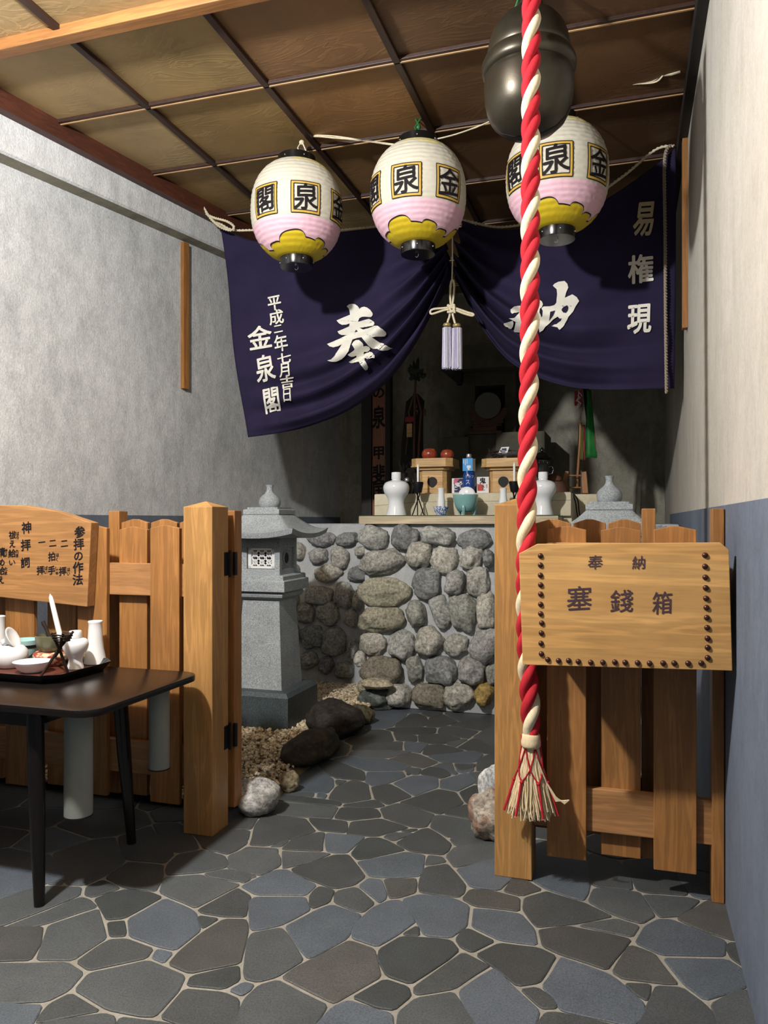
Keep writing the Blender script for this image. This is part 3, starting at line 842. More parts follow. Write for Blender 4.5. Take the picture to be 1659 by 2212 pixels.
IV = [v.co.copy() for v in ico.verts]; IF = [tuple(v.index for v in f.verts) for f in ico.faces]; ico.free()
GC = [lin(c) for c in ('#bcae93', '#ad9e82', '#c9bda4', '#9c8d72', '#c4b9a4', '#93836a', '#d6ccb9')]
lan = ((-2.085, 4.323),)
cnt = 0
while cnt < 9500:
    y = rr.uniform(2.98, 5.42); x0 = -2.75 + 0.18 * (y - 3.0)
    x = rr.uniform(max(x0, curb_x(y) - 1.15), curb_x(y) - 0.01)
    if abs(x - lan[0][0]) < 0.2 and abs(y - lan[0][1]) < 0.2: continue
    r = rr.uniform(0.0065, 0.0125)
    Mx = Matrix.Translation((x, y, 0.040 + r * 0.35 + rr.uniform(0, 0.006))) @ Matrix.Rotation(rr.uniform(0, 6.28), 4, Vector((rr.random(), rr.random(), rr.random() + .01)).normalized())
    sx, sy, sz = r * rr.uniform(0.8, 1.3), r * rr.uniform(0.7, 1.1), r * rr.uniform(0.55, 0.9)
    n = len(mb.v)
    mb.add([Mx @ Vector((v.x * sx * (1 + .25 * rr.uniform(-1, 1)), v.y * sy * (1 + .25 * rr.uniform(-1, 1)), v.z * sz)) for v in IV], IF)
    mb.col += [rr.choice(GC)[:3]] * (len(mb.v) - n)
    cnt += 1
o = mb.build('gravel', M['gravel'])
tag(o, 'pale beige gravel spread around the stone lantern behind the boulders', 'gravel', kind='stuff')
def boulder(px, py, w, h, Y0, cols, label, seed, dz=0.0, ry=None, pink=False):
    """base centre at pixel px,py on the floor; w, h in metres"""
    p = onZ(px, py, 0.0) if Y0 is None else onY(px, py, Y0)
    mb = MB(); mb.col = []
    off = Vector((seed * 2.3, seed, seed * 0.7))
    ry = ry or w * 0.8
    def fn(d): return 1 + 0.24 * noise.noise(d * 1.3 + off) + 0.10 * noise.noise(d * 3.5 + off) + 0.035 * noise.noise(d * 10 + off)
    mb.ball((p.x, p.y, h * 0.42 + dz), (w / 2, ry / 2, h * 0.56), 40, 28, fn=fn)
    mb.v = [(x, y, max(z, dz)) for x, y, z in mb.v]
    for x, y, z in mb.v:
        q = noise.noise(Vector((x * 14, y * 14, z * 14)) + off)
        c = cols[0] if q < 0.12 else cols[1]
        mb.col.append(lin(c)[:3])
    return tag(mb.build('boulder', M['cobble'], None, 180), label, 'boulder', 'boulders edging the gravel bed')
boulder(553, 1752, 0.205, 0.145, None, ('#8d8d8a', '#a5a4a0'), 'white speckled boulder beside the foot of the wooden gate post', 1, ry=0.2)
boulder(624, 1708, 0.10, 0.095, None, ('#857b63', '#968b70'), 'small tan craggy rock behind the white speckled boulder', 2)
boulder(676, 1640, 0.24, 0.15, None, ('#2d2822', '#3a342b'), 'dark brown boulder at the middle of the gravel edging', 3, ry=0.5)
boulder(722, 1585, 0.34, 0.185, None, ('#262320', '#322e29'), 'largest black rounded boulder edging the gravel bed', 4, ry=0.42)
boulder(780, 1562, 0.16, 0.115, None, ('#45402f', '#565039'), 'brown boulder behind the largest black boulder', 5)
boulder(812, 1530, 0.24, 0.15, None, ('#4a524e', '#666d68'), 'dark green speckled boulder against the altar wall foot', 6)
boulder(815, 1504, 0.22, 0.06, 4.86, ('#a39c86', '#b5ae98'), 'flat cream stone lying on the dark green boulder', 7, dz=0.155, ry=0.14)
boulder(1060, 1808, 0.18, 0.185, None, ('#9a9287', '#8e7566'), 'pinkish boulder partly hidden by the wooden post', 8)
boulder(1078, 1752, 0.16, 0.22, None, ('#9fa2a4', '#b3b5b5'), 'white rock behind the pinkish boulder', 9)
# ================================================================== STONE LANTERNS
def stone_lantern(x, y, label):
    t = thing('stone_lantern', label, 'stone lantern', (x, y, 0), 'pair of stone lanterns before the altar')
    def sq(mb, prof, bev=0.0, mi=0):
        """stack of square rings (half-width, z)"""
        vs = []; fs = []
        for w, z in prof: vs += [(x - w, y - w, z), (x + w, y - w, z), (x + w, y + w, z), (x - w, y + w, z)]
        n = len(prof)
        for i in range(n - 1):
            for k in range(4):
                k2 = (k + 1) % 4
                fs.append((i * 4 + k, i * 4 + k2, i * 4 + 4 + k2, i * 4 + 4 + k))
        fs += [(3, 2, 1, 0), tuple((n - 1) * 4 + k for k in range(4))]
        return mb.add(vs, fs, mi)
    sq(MB(), [(0.222, 0.0), (0.222, 0.228), (0.205, 0.252), (0.16, 0.256)]).build('base', M['granite_dark'], t)
    sq(MB(), [(0.149, 0.252), (0.119, 0.785)]).build('shaft', M['granite'], t)
    mb = MB(); sq(mb, [(0.13, 0.785), (0.152, 0.80), (0.158, 0.815), (0.152, 0.833), (0.18, 0.836), (0.18, 0.897), (0.174, 0.902), (0.166, 0.903), (0.166, 0.925), (0.158, 0.931)])
    mb.build('platform', M['granite'], t)
    b = MB()
    # fire box: four corner posts, sill and head, with recessed window panels
    for sx in (-1, 1):
        for sy in (-1, 1):
            b.box((x + sx * 0.125 - (0.034 if sx > 0 else 0), y + sy * 0.125 - (0.034 if sy > 0 else 0), 0.928),
                  (x + sx * 0.125 + (0.034 if sx < 0 else 0), y + sy * 0.125 + (0.034 if sy < 0 else 0), 1.155), 0.003)
    b.box((x - 0.123, y - 0.123, 0.928), (x + 0.123, y + 0.123, 0.965), 0.003)
    b.box((x - 0.123, y - 0.123, 1.092), (x + 0.123, y + 0.123, 1.160), 0.003)
    b.box((x + 0.06, y - 0.1, 0.96), (x + 0.108, y + 0.1, 1.1), 0.0)
    b.box((x - 0.108, y - 0.1, 0.96), (x - 0.06, y + 0.1, 1.1), 0.0)
    b.build('fire_box', M['granite'], t)
    # round side window
    mb = MB(); mb.tube([(x + 0.110, y + 0.04 * math.cos(a), 1.028 + 0.04 * math.sin(a)) for a in [i * math.tau / 28 for i in range(28)]], 0.007, 8, closed=True)
    mb.build('round_window_rim', M['granite'], t, 60)
    mb = MB(); mb.prism([(0.037 * math.cos(i * math.tau / 28), 0.037 * math.sin(i * math.tau / 28)) for i in range(28)], lambda u, v, w: (x + 0.1085 + w, y + u, 1.028 + v), 0.002)
    mb.build('round_window', M['blackm'], t)
    # latticed front window
    mb = MB(); yy = y - 0.112
    W0, W1, Z0, Z1 = x - 0.088, x + 0.088, 0.968, 1.090
    for lo, hi in (((W0, Z0), (W0 + .02, Z1)), ((W1 - .02, Z0), (W1, Z1)), ((W0, Z0), (W1, Z0 + .014)), ((W0, Z1 - .014), (W1, Z1))):
        mb.box((lo[0], yy, lo[1]), (hi[0], yy + 0.016, hi[1]))
    ncol, nrow = 3, 2
    cw = (W1 - W0 - 0.04) / ncol; chh = (Z1 - Z0 - 0.028) / nrow
    for i in range(ncol):
        for j in range(nrow):
            cx = W0 + 0.02 + cw * (i + .5); cz = Z0 + 0.014 + chh * (j + .5)
            for s in (-1, 1):
                pts = []
                for k in range(9):
                    u = -1 + k / 4
                    pts.append((cx + u * cw / 2, yy + 0.009, cz + s * u * chh / 2))
                mb.tube(pts, 0.0058, 6)
            mb.tube([(cx + math.cos(a) * 0.35 * cw, yy + 0.009, cz + math.sin(a) * 0.35 * chh) for a in [q * math.tau / 4 for q in range(4)]], 0.0052, 6, closed=True)
    mb.build('lattice', M['whitem'], t)
    mb = MB(); mb.box((W0, yy + 0.03, Z0), (W1, yy + 0.05, Z1)); mb.build('dark_recess', M['blackm'], t)
    # roof with sweeping eaves
    N = 24; W = 0.276
    def top(u, v):
        r = max(abs(u), abs(v)); c = abs(u * v)
        return 1.178 + 0.122 * (max(0.0, (1 - r)) / 0.62) ** 1.55 * (1 if r > 0.38 else 1) + 0.034 * c ** 2.2 if r > 0.38 else 1.300
    def bot(u, v):
        r = max(abs(u), abs(v)); c = abs(u * v)
        return 1.150 + 0.030 * c ** 2.2 - 0.0 * r
    vs = []; fs = []
    for f in (top, bot):
        for i in range(N + 1):
            for j in range(N + 1):
                u, v = -1 + 2 * i / N, -1 + 2 * j / N
                k = 1.0 if f is top else 0.965
                vs.append((x + u * W * k, y + v * W * k, f(u, v)))
    q = (N + 1) ** 2
    for i in range(N):
        for j in range(N):
            a = i * (N + 1) + j
            fs.append((a, a + N + 1, a + N + 2, a + 1)); fs.append((q + a, q + a + 1, q + a + N + 2, q + a + N + 1))
    rim = [i * (N + 1) for i in range(N)] + [N * (N + 1) + j for j in range(N)] + [(N - i) * (N + 1) + N for i in range(N)] + [N - j for j in range(N)]
    for i in range(len(rim)):
        a, b2 = rim[i], rim[(i + 1) % len(rim)]
        fs.append((a, b2, q + b2, q + a))
    mb = MB(); mb.add(vs, fs); mb.build('roof', M['granite'], t, 35)
    mb = MB(); sq(mb, [(0.118, 1.292), (0.118, 1.318), (0.112, 1.322), (0.10, 1.323), (0.10, 1.334)]); mb.build('plinth', M['granite'], t)
    mb = MB(); mb.lathe([(0.055, 1.332), (0.060, 1.338), (0.066, 1.352), (0.067, 1.37), (0.062, 1.388), (0.047, 1.405), (0.030, 1.418), (0.021, 1.432), (0.0185, 1.448), (0.021, 1.462), (0.024, 1.470), (0.019, 1.472), (0.0, 1.471)], (x, y, 0), 32)
    mb.build('finial', M['granite'], t, 60)
    return t
sl = stone_lantern(-2.085, 4.323, 'grey granite lantern with latticed window standing in the gravel bed')
s2 = dup(sl, (-0.092, 4.323, 0), 'grey granite lantern mostly hidden behind the offertory box and its fence')
s2.scale = (1, 1, 1.014)

# ================================================================== FENCE
FY = 2.735
def picket(parent, x0, x1, yf, zb, zt, peak=0.013, th=0.021):
    mb = MB(); xm = (x0 + x1) / 2
    mb.prism([(x0, zb), (x1, zb), (x1, zt - peak), (xm + 0.012, zt - 0.001), (xm - 0.012, zt - 0.001), (x0, zt - peak)], lambda u, v, w: (u, yf + w, v), th, 0.0025)
    return mb.build('picket', M['picket'], parent)
def gate_post(parent, x0, x1, y0, y1, zt):
    mb = MB(); xm, ym = (x0 + x1) / 2, (y0 + y1) / 2
    e = 0.003
    mb.box((x0, y0, 0.0), (x1, y1, zt), e)
    mb.add([(x0 + e, y0 + e, zt - .0005), (x1 - e, y0 + e, zt - .0005), (x1 - e, y1 - e, zt - .0005), (x0 + e, y1 - e, zt - .0005), (xm, ym, zt + 0.022)],
           [(0, 1, 4), (1, 2, 4), (2, 3, 4), (3, 0, 4)])
    return mb.build('gate_post', M['post'], parent)
def px2x(a, Y): return xat(a, Y)
# ---- the stretch with the sign board
fl = thing('picket_fence', 'amber wooden picket fence carrying the prayer instruction board', 'fence', (-1.63, FY, 0))
gate_post(fl, -1.699, -1.569, FY, FY + 0.13, 1.309)
for z0, z1 in ((0.20, 0.335), (0.942, 1.075)):
    mb = MB(); mb.box((-2.93, FY + 0.045, z0), (-1.70, FY + 0.075, z1), 0.003); mb.build('rail', M['rail'], fl)
for a, b in ((323, 386), (166, 229), (10, 72), (-146, -84), (-300, -240)):
    picket(fl, px2x(a, FY + 0.02), px2x(b, FY + 0.02), FY + 0.024, 0.10, zat(a, 1134, FY + 0.02))
for a, b in ((259, 319), (104, 166), (-52, 8), (-210, -150)):
    picket(fl, px2x(a, FY + 0.08), px2x(b, FY + 0.08), FY + 0.075, 0.10, zat(a, 1137, FY + 0.08))
# ---- the stretch behind the offertory box
fr = thing('picket_fence', 'amber wooden picket fence behind the offertory box', 'fence', (-0.1, FY, 0))
gate_post(fr, -0.448, -0.318, FY, FY + 0.13, 1.309)
for z0, z1 in ((0.178, 0.326), (0.942, 1.075)):
    mb = MB(); mb.box((-0.318, FY + 0.045, z0), (0.272, FY + 0.075, z1), 0.003); mb.build('rail', M['rail'], fr)
for a, b in ((1181, 1266), (1412, 1505)):
    picket(fr, px2x(a, FY + 0.02), px2x(b, FY + 0.02), FY + 0.024, 0.082, zat(a, 1136, FY + 0.02))
picket(fr, px2x(1298, FY + 0.08), px2x(1384, FY + 0.08), FY + 0.075, 0.09, zat(1340, 1138, FY + 0.08))
mb = MB(); mb.box((0.265, FY + 0.02, 0.0), (0.302, FY + 0.11, 1.292), 0.003)
mb.build('end_stile', M['picket'], fr)
# ---- gate leaves folded back behind each stretch
def gate_leaf(name, label, loc, xs, stile, hingex, yf):
    t = thing('gate_leaf', label, 'gate', loc)
    for a, b in xs:
        picket(t, px2x(a, yf), px2x(b, yf), yf, 0.12, zat(a, 1121, yf), 0.016)
    x0 = min(px2x(xs[0][0], yf), px2x(xs[-1][0], yf)) - 0.01; x1 = max(px2x(xs[0][1], yf), px2x(xs[-1][1], yf)) + 0.01
    x0 = min(x0, stile[0], hingex[0]); x1 = max(x1, stile[1], hingex[1])
    for z0, z1 in ((0.22, 0.33), (0.95, 1.05)):
        mb = MB(); mb.box((x0 + 0.02, yf + 0.022, z0), (x1 - 0.02, yf + 0.045, z1), 0.002); mb.build('rail', M['rail'], t)
    for s in (stile, hingex):
        mb = MB(); mb.box((s[0], yf - 0.012, 0.06), (s[1], yf + 0.05, 1.295), 0.003); hs = mb.build('stile', M['picket'], t)
    return t, hs
GY = FY + 0.175
gl, gls = gate_leaf('gate_leaf', 'open wooden gate leaf folded back behind the sign board fence', (-1.8, GY, 0), [(262, 319), (326, 382), (388, 440)],
               (px2x(238, GY), px2x(261, GY)), (px2x(455, GY), px2x(510, GY)), GY)
gr, grs = gate_leaf('gate_leaf', 'open wooden gate leaf folded back behind the offertory box fence', (-0.2, GY, 0), [(1157, 1233), (1238, 1309), (1313, 1384)],
               (px2x(1386, GY), px2x(1416, GY)), (-0.41, -0.345), GY)
for z in (1.075, 0.365):
    for par, xh in ((gls, -1.548),):
        mb = MB()
        mb.box((xh - 0.0208, FY + 0.095, z - 0.048), (xh - 0.019, FY + 0.128, z + 0.048), 0.001)
        mb.tube([(xh - 0.016, FY + 0.134, z - 0.055), (xh - 0.016, FY + 0.134, z + 0.055)], 0.0055, 10)
        mb.box((xh - 0.012, FY + 0.152, z - 0.048), (xh + 0.004, FY + 0.163, z + 0.048), 0.001)
        mb.build('hinge', M['iron'], par)
# ================================================================== SIGN BOARD
SY = FY - 0.026
sg = thing('prayer_sign', 'pointed wooden board with brushed black prayer instructions on the fence', 'sign board', (-2.4, SY, 1.08))
pts = [(-104, 1278), (188, 1311), (197, 1129), (125, 1105), (52, 1092), (-25, 1091), (-104, 1097)]
poly = [(onY(a, b, SY).x, onY(a, b, SY).z) for a, b in pts]
mb = MB(); mb.prism(poly, lambda u, v, w: (u, SY + w, v), 0.048, 0.003)
sb = mb.build('board', M['signw'], sg)
S8 = 210 / 1659
T = []
def sgn(ch, x, y, w, h=None, r=-0.03): T.append((ch, x * S8, 1110 + y * S8, w * S8, (h or w) * S8, r))
for ch, x, y, w, h in (('参', 1360, 312, 165, 180), ('拝', 1345, 520, 165, 180), ('の', 1338, 720, 150, 160), ('作', 1332, 920, 165, 185), ('法', 1328, 1125, 165, 175),
     ('二', 1098, 505, 115, 130), ('拝', 1070, 980, 118, 135), ('二', 900, 500, 115, 130), ('拍', 885, 730, 115, 140), ('手', 880, 965, 115, 135),
     ('一', 713, 487, 110, 120), ('拝', 690, 965, 118, 138), ('神', 455, 240, 155, 185), ('拝', 440, 535, 155, 180), ('詞', 432, 835, 145, 165),
     ('祓', 212, 362, 112, 125), ('え', 208, 515, 105, 125), ('給', 205, 675, 118, 130), ('い', 205, 830, 112, 100),
     ('清', 28, 660, 118, 150), ('め', 22, 830, 118, 120), ('給', 18, 975, 118, 130), ('え', 12, 1130, 112, 130)): sgn(ch, x, y, w, h)
for ch, x, y in (('は', 1168, 950), ('い', 1168, 1022), ('は', 978, 702), ('く', 972, 778), ('し', 965, 930), ('ゅ', 970, 1005), ('ば', 785, 925), ('い', 780, 993),
     ('は', 298, 335), ('ら', 300, 400), ('た', 295, 640), ('ま', 292, 710), ('き', 105, 630), ('よ', 102, 700), ('た', 102, 940), ('ま', 100, 1010)): sgn(ch, x, y, 52, 62)
def on_sign(a, b): return onY(a, b, SY - 0.0012)
write(T, on_sign, 0.026).build('lettering', M['ink'], sb, weld=False)

# ================================================================== OFFERTORY BOX
BYF = 2.475
ob = thing('offertory_box', 'wooden offertory box with riveted front hung before the fence', 'offertory box', (0, BYF, 0.9))
pts = [(1129, 1436), (1582, 1449), (1575, 1188), (1556, 1172), (1160, 1175), (1121, 1196)]
poly = [(onY(a, b, BYF).x, onY(a, b, BYF).z) for a, b in pts]
mb = MB(); mb.prism(poly, lambda u, v, w: (u, BYF + w, v), 0.024, 0.002); fb = mb.build('front_board', M['boxw'], ob)
bx0, bx1 = xat(1166, BYF), xat(1533, BYF)
zb0, zb1 = zat(1300, 1428, BYF), zat(1300, 1176, BYF) - 0.004
yb = FY + 0.022
mb = MB()
mb.box((bx0, BYF + 0.024, zb0), (bx0 + 0.02, yb, zb1), 0.002)
mb.box((bx1 - 0.02, BYF + 0.024, zb0), (bx1, yb, zb1), 0.002)
mb.box((bx0, yb - 0.02, zb0), (bx1, yb, zb1 + 0.002), 0.002)
mb.box((bx0 + 0.02, BYF + 0.024, zb0), (bx1 - 0.02, yb - 0.02, zb0 + 0.02), 0.001)
mb.build('case', M['boxw'], ob)
mb = MB()
for k in range(6):
    y = BYF + 0.045 + k * 0.034
    mb.box((bx0 + 0.02, y, zb1 - 0.03), (bx1 - 0.02, y + 0.016, zb1 - 0.008), 0.001)
mb.build('slats', M['boxw'], ob)
S3 = 639 / 1659
riv = [(383, 365), (383, 417), (383, 474), (384, 528), (384, 580), (384, 637), (384, 690), (390, 742), (388, 798), (386, 856), (388, 915),
       (1306, 362), (1306, 425), (1308, 486), (1310, 545), (1312, 604), (1314, 656), (1316, 712), (1318, 768), (1320, 828), (1321, 880), (1321, 937),
       (424, 947), (484, 953), (541, 953), (595, 958), (665, 963), (733, 963), (800, 961), (858, 963), (928, 965), (995, 968), (1071, 967), (1133, 967), (1211, 968), (1285, 967)]
for a, b in riv:
    p = onY(1020 + a * S3, 1060 + b * S3, BYF)
    mb = MB(); R = 0.0086
    mb.lathe([(R, 0), (R * .96, R * .3), (R * .75, R * .62), (R * .4, R * .82), (0, R * .88)], (0, 0, 0), 14, M=Matrix.Translation(p) @ Matrix.Rotation(math.pi / 2, 4, 'X'))
    mb.build('rivet', M['rivet'], fb, 60)
T = []
for ch, x, y, w, h in (('奉', 690, 403, 78, 74), ('納', 935, 405, 70, 70), ('塞', 600, 607, 130, 128), ('錢', 838, 622, 118, 118), ('箱', 1066, 632, 104, 118)):
    T.append((ch, 1020 + x * S3, 1060 + y * S3, w * S3, h * S3, 0.025))
write(T, lambda a, b: onY(a, b, BYF - 0.0012), 0.006).build('lettering', M['ink_box'], fb, weld=False)

# ================================================================== SUZU BELL AND ROPE
bx, by_ = xat(1142, 3.06), 3.06
def bz(y): return zat(1142, y, 3.06)
u = upx(1142, 3.06)
bell = thing('suzu_bell', 'large dark bronze crotal bell hanging from the wooden ceiling', 'bell', (bx, by_, 3.0))
mb = MB(); c = (bx, by_, 0)
pr = [(0.0, bz(293)), (30 * u, bz(291)), (58 * u, bz(281)), (78 * u, bz(263)), (89 * u, bz(241)), (94 * u, bz(218)), (95.5 * u, bz(195)), (95.5 * u, bz(176)), (94 * u, bz(166)),
      (92 * u, bz(163)), (98 * u, bz(160)), (101 * u, bz(151)), (100.5 * u, bz(140)), (96 * u, bz(130)), (91 * u, bz(124)), (88 * u, bz(122)), (89.5 * u, bz(117)), (88 * u, bz(106)), (84 * u, bz(86)), (76 * u, bz(65)), (62 * u, bz(47)), (44 * u, bz(36)), (22 * u, bz(30)), (0, bz(29))]
mb.lathe(pr, c, 64); mb.build('body', M['bronze'], bell, 50)
mb = MB(); low = pr[:5]
mb.prism([(-r * 1.006 - .0008, z - .001) for r, z in low[::-1]] + [(r * 1.006 + .0008, z - .001) for r, z in low[1:]], lambda p, q, w: (bx + p, by_ - 0.004 + w, q), 0.008); mb.build('slit', M['blackm'], bell, 60)
mb = MB(); mb.tube([(bx + 0.045 * math.cos(a), by_, bz(20) + 0.05 * math.sin(a)) for a in [i * math.tau / 20 for i in range(20)]], 0.010, 10, closed=True)
mb.build('hanger_ring', M['bronze'], bell, 60)
mb = MB(); mb.tube([(bx, by_, bz(2)), (bx, by_, CZ)], 0.008, 8); mb.tube([(bx - 0.055, by_, bz(18)), (bx - 0.04, by_ - .01, bz(0)), (bx - 0.012, by_, CZ - .003)], 0.005, 8)
mb.build('hanger_wire', M['leafw'], bell, 60)

cl = [(1149, -40, 2.80), (1148, 0, 2.80), (1147, 200, 2.785), (1146, 400, 2.765), (1145, 600, 2.745), (1143, 800, 2.725), (1140.5, 950, 2.71), (1138, 1100, 2.69), (1136, 1220, 2.675),
      (1136, 1330, 2.67), (1139, 1430, 2.67), (1145, 1520, 2.672), (1147, 1592, 2.672)]
rp = thing('bell_rope', 'thick twisted red and white bell rope with a frayed hemp tassel', 'rope', tuple(onY(1147, 1592, 2.672)))
ctr = [onY(a, b, y) for a, b, y in cl]
C = sample(ctr, 420)
tot = sum((C[i + 1] - C[i]).length for i in range(len(C) - 1))
acc = [0.0]
for i in range(len(C) - 1): acc.append(acc[-1] + (C[i + 1] - C[i]).length)
PITCH = 0.219; HR = 0.0168; SR = 0.0176
PH0 = -2.29
for k, mname in enumerate(('rope_white', 'rope_red', 'rope_red')):
    pts = []
    for i, p in enumerate(C):
        a = PH0 - math.tau * acc[i] / PITCH + k * math.tau / 3
        q = min(1.0, (tot - acc[i]) / 0.06 * 0.55 + 0.45)
        pts.append(p + Vector((math.cos(a) * HR * q, math.sin(a) * HR * q, 0)))
    mb = MB(); mb.tube(pts, SR, 14)
    o = mb.build('strand', M[mname], rp, 60)
    o['label'] = 'cream white strand' if k == 0 else 'red strand'
e = C[-1]
mb = MB()
prb = [(0.026, e.z + 0.012), (0.030, e.z + 0.008), (0.031, e.z - 0.004), (0.0335, e.z - 0.014), (0.033, e.z - 0.026), (0.030, e.z - 0.034), (0.02, e.z - 0.036)]
mb.lathe(prb, (e.x, e.y, 0), 28); mb.build('binding', M['hemp'], rp, 60)
rr = random.Random(21)
mb = MB()
for k in range(540):
    a = rr.uniform(0, math.tau); r0 = 0.026 * math.sqrt(rr.random())
    L = 0.235 * rr.uniform(0.86, 1.04); r1 = r0 / 0.026 * rr.uniform(0.062, 0.088); w = rr.uniform(-0.5, 0.5)
    P = []
    for j in range(7):
        t = j / 6
        r = r0 + (r1 - r0) * t ** 1.25; aa = a + w * t * t
        P.append((e.x + r * math.cos(aa) + 0.006 * noise.noise(Vector((k, t * 3, 0))), e.y + r * math.sin(aa) * 0.58 + 0.006 * noise.noise(Vector((k, t * 3, 9))), e.z - 0.03 - L * t))
    mb.tube(P, [0.0031 * (1 - 0.35 * j / 6) for j in range(7)], 5)
# one stray lock swinging out
for k in range(8):
    mb.tube([(e.x + .02, e.y - .02, e.z - .06), (e.x + .055, e.y - .03, e.z - .14), (e.x + .085, e.y - .03, e.z - .185 - .002 * k), (e.x + .115 + .002 * k, e.y - .03, e.z - .205 + .002 * k)], 0.0022, 5)
fr_ = mb.build('fringe', M['hemp'], rp, 60); fr_['label'] = 'frayed hemp fringe'
mb = MB()
def tas(ang, t, o=0.004):
    r = 0.028 + (0.088 - 0.028) * t ** 1.25 + o
    return Vector((e.x + r * math.cos(ang), e.y + r * 0.58 * math.sin(ang), e.z - 0.03 - 0.235 * t))
A = [-math.pi / 2 + math.radians(d) for d in range(-180, 180, 60)]
for i, a in enumerate(A):
    h = math.radians(30)
    mb.tube([tas(a - h, 0.0), tas(a - h * .5, .16), tas(a, .32)], 0.0026, 6)
    mb.tube([tas(a + h, 0.0), tas(a + h * .5, .16), tas(a, .32)], 0.0026, 6)
    mb.tube([tas(a + h, 0.0) + Vector((0, 0, .034)), tas(a + h, 0.0)], 0.0026, 6)
    h2 = math.radians(30)
    mb.tube([tas(a, .32), tas(a + h2 * .5, .42), tas(a + h2, .5)], 0.0026, 6)
    mb.tube([tas(a, .32), tas(a - h2 * .5, .42), tas(a - h2, .5)], 0.0026, 6)
    mb.ball(tas(a + h2, .5), 0.0065, 10, 8)
    mb.tube([tas(a + h2, .5), tas(a + h2, .75, .005), tas(a + h2, .97, .006)], 0.0042, 6)
o = mb.build('red_cord_net', M['rope_red'], fr_, 60)
# ================================================================== PAPER LANTERNS
LZ = 2.985; LH = 0.262; LR = 0.255
def lprof(z):                                    # radius of the paper body at height z above its middle
    t = min(1.0, abs(z) / LH)
    rend = 0.098 if z > 0 else 0.088
    return rend + (LR - rend) * (1 - t ** 2.35) ** 0.62
def lsurf(a, z, o=0.0015):                       # a: angle from the middle character, positive to the viewer's right
    r = lprof(z) + o
    return Vector((r * math.sin(a), -r * math.cos(a), z))
def cloud_edge(a):
    d = math.degrees(a); d = (d + 180) % 360 - 180
    z = -0.234 + 0.012 * math.cos(math.radians(d * 3))
    def lobe(c, w, h):
        q = abs(d - c) / w
        return h * (1 - q ** 3.2) ** 0.5 if q < 1 else 0
    z += max(lobe(-20, 24, 0.050), lobe(34, 15, 0.036), lobe(-55, 16, 0.026), lobe(62, 14, 0.024), lobe(150, 30, 0.06), lobe(-150, 26, 0.05), lobe(100, 16, .04), lobe(-105, 18, .04), lobe(8, 34, .018))
    return z
WH, PK, YL, PY_ = lin('#c3beae')[:3], lin('#d4adba')[:3], lin('#bda520')[:3], lin('#cfc38a')[:3]
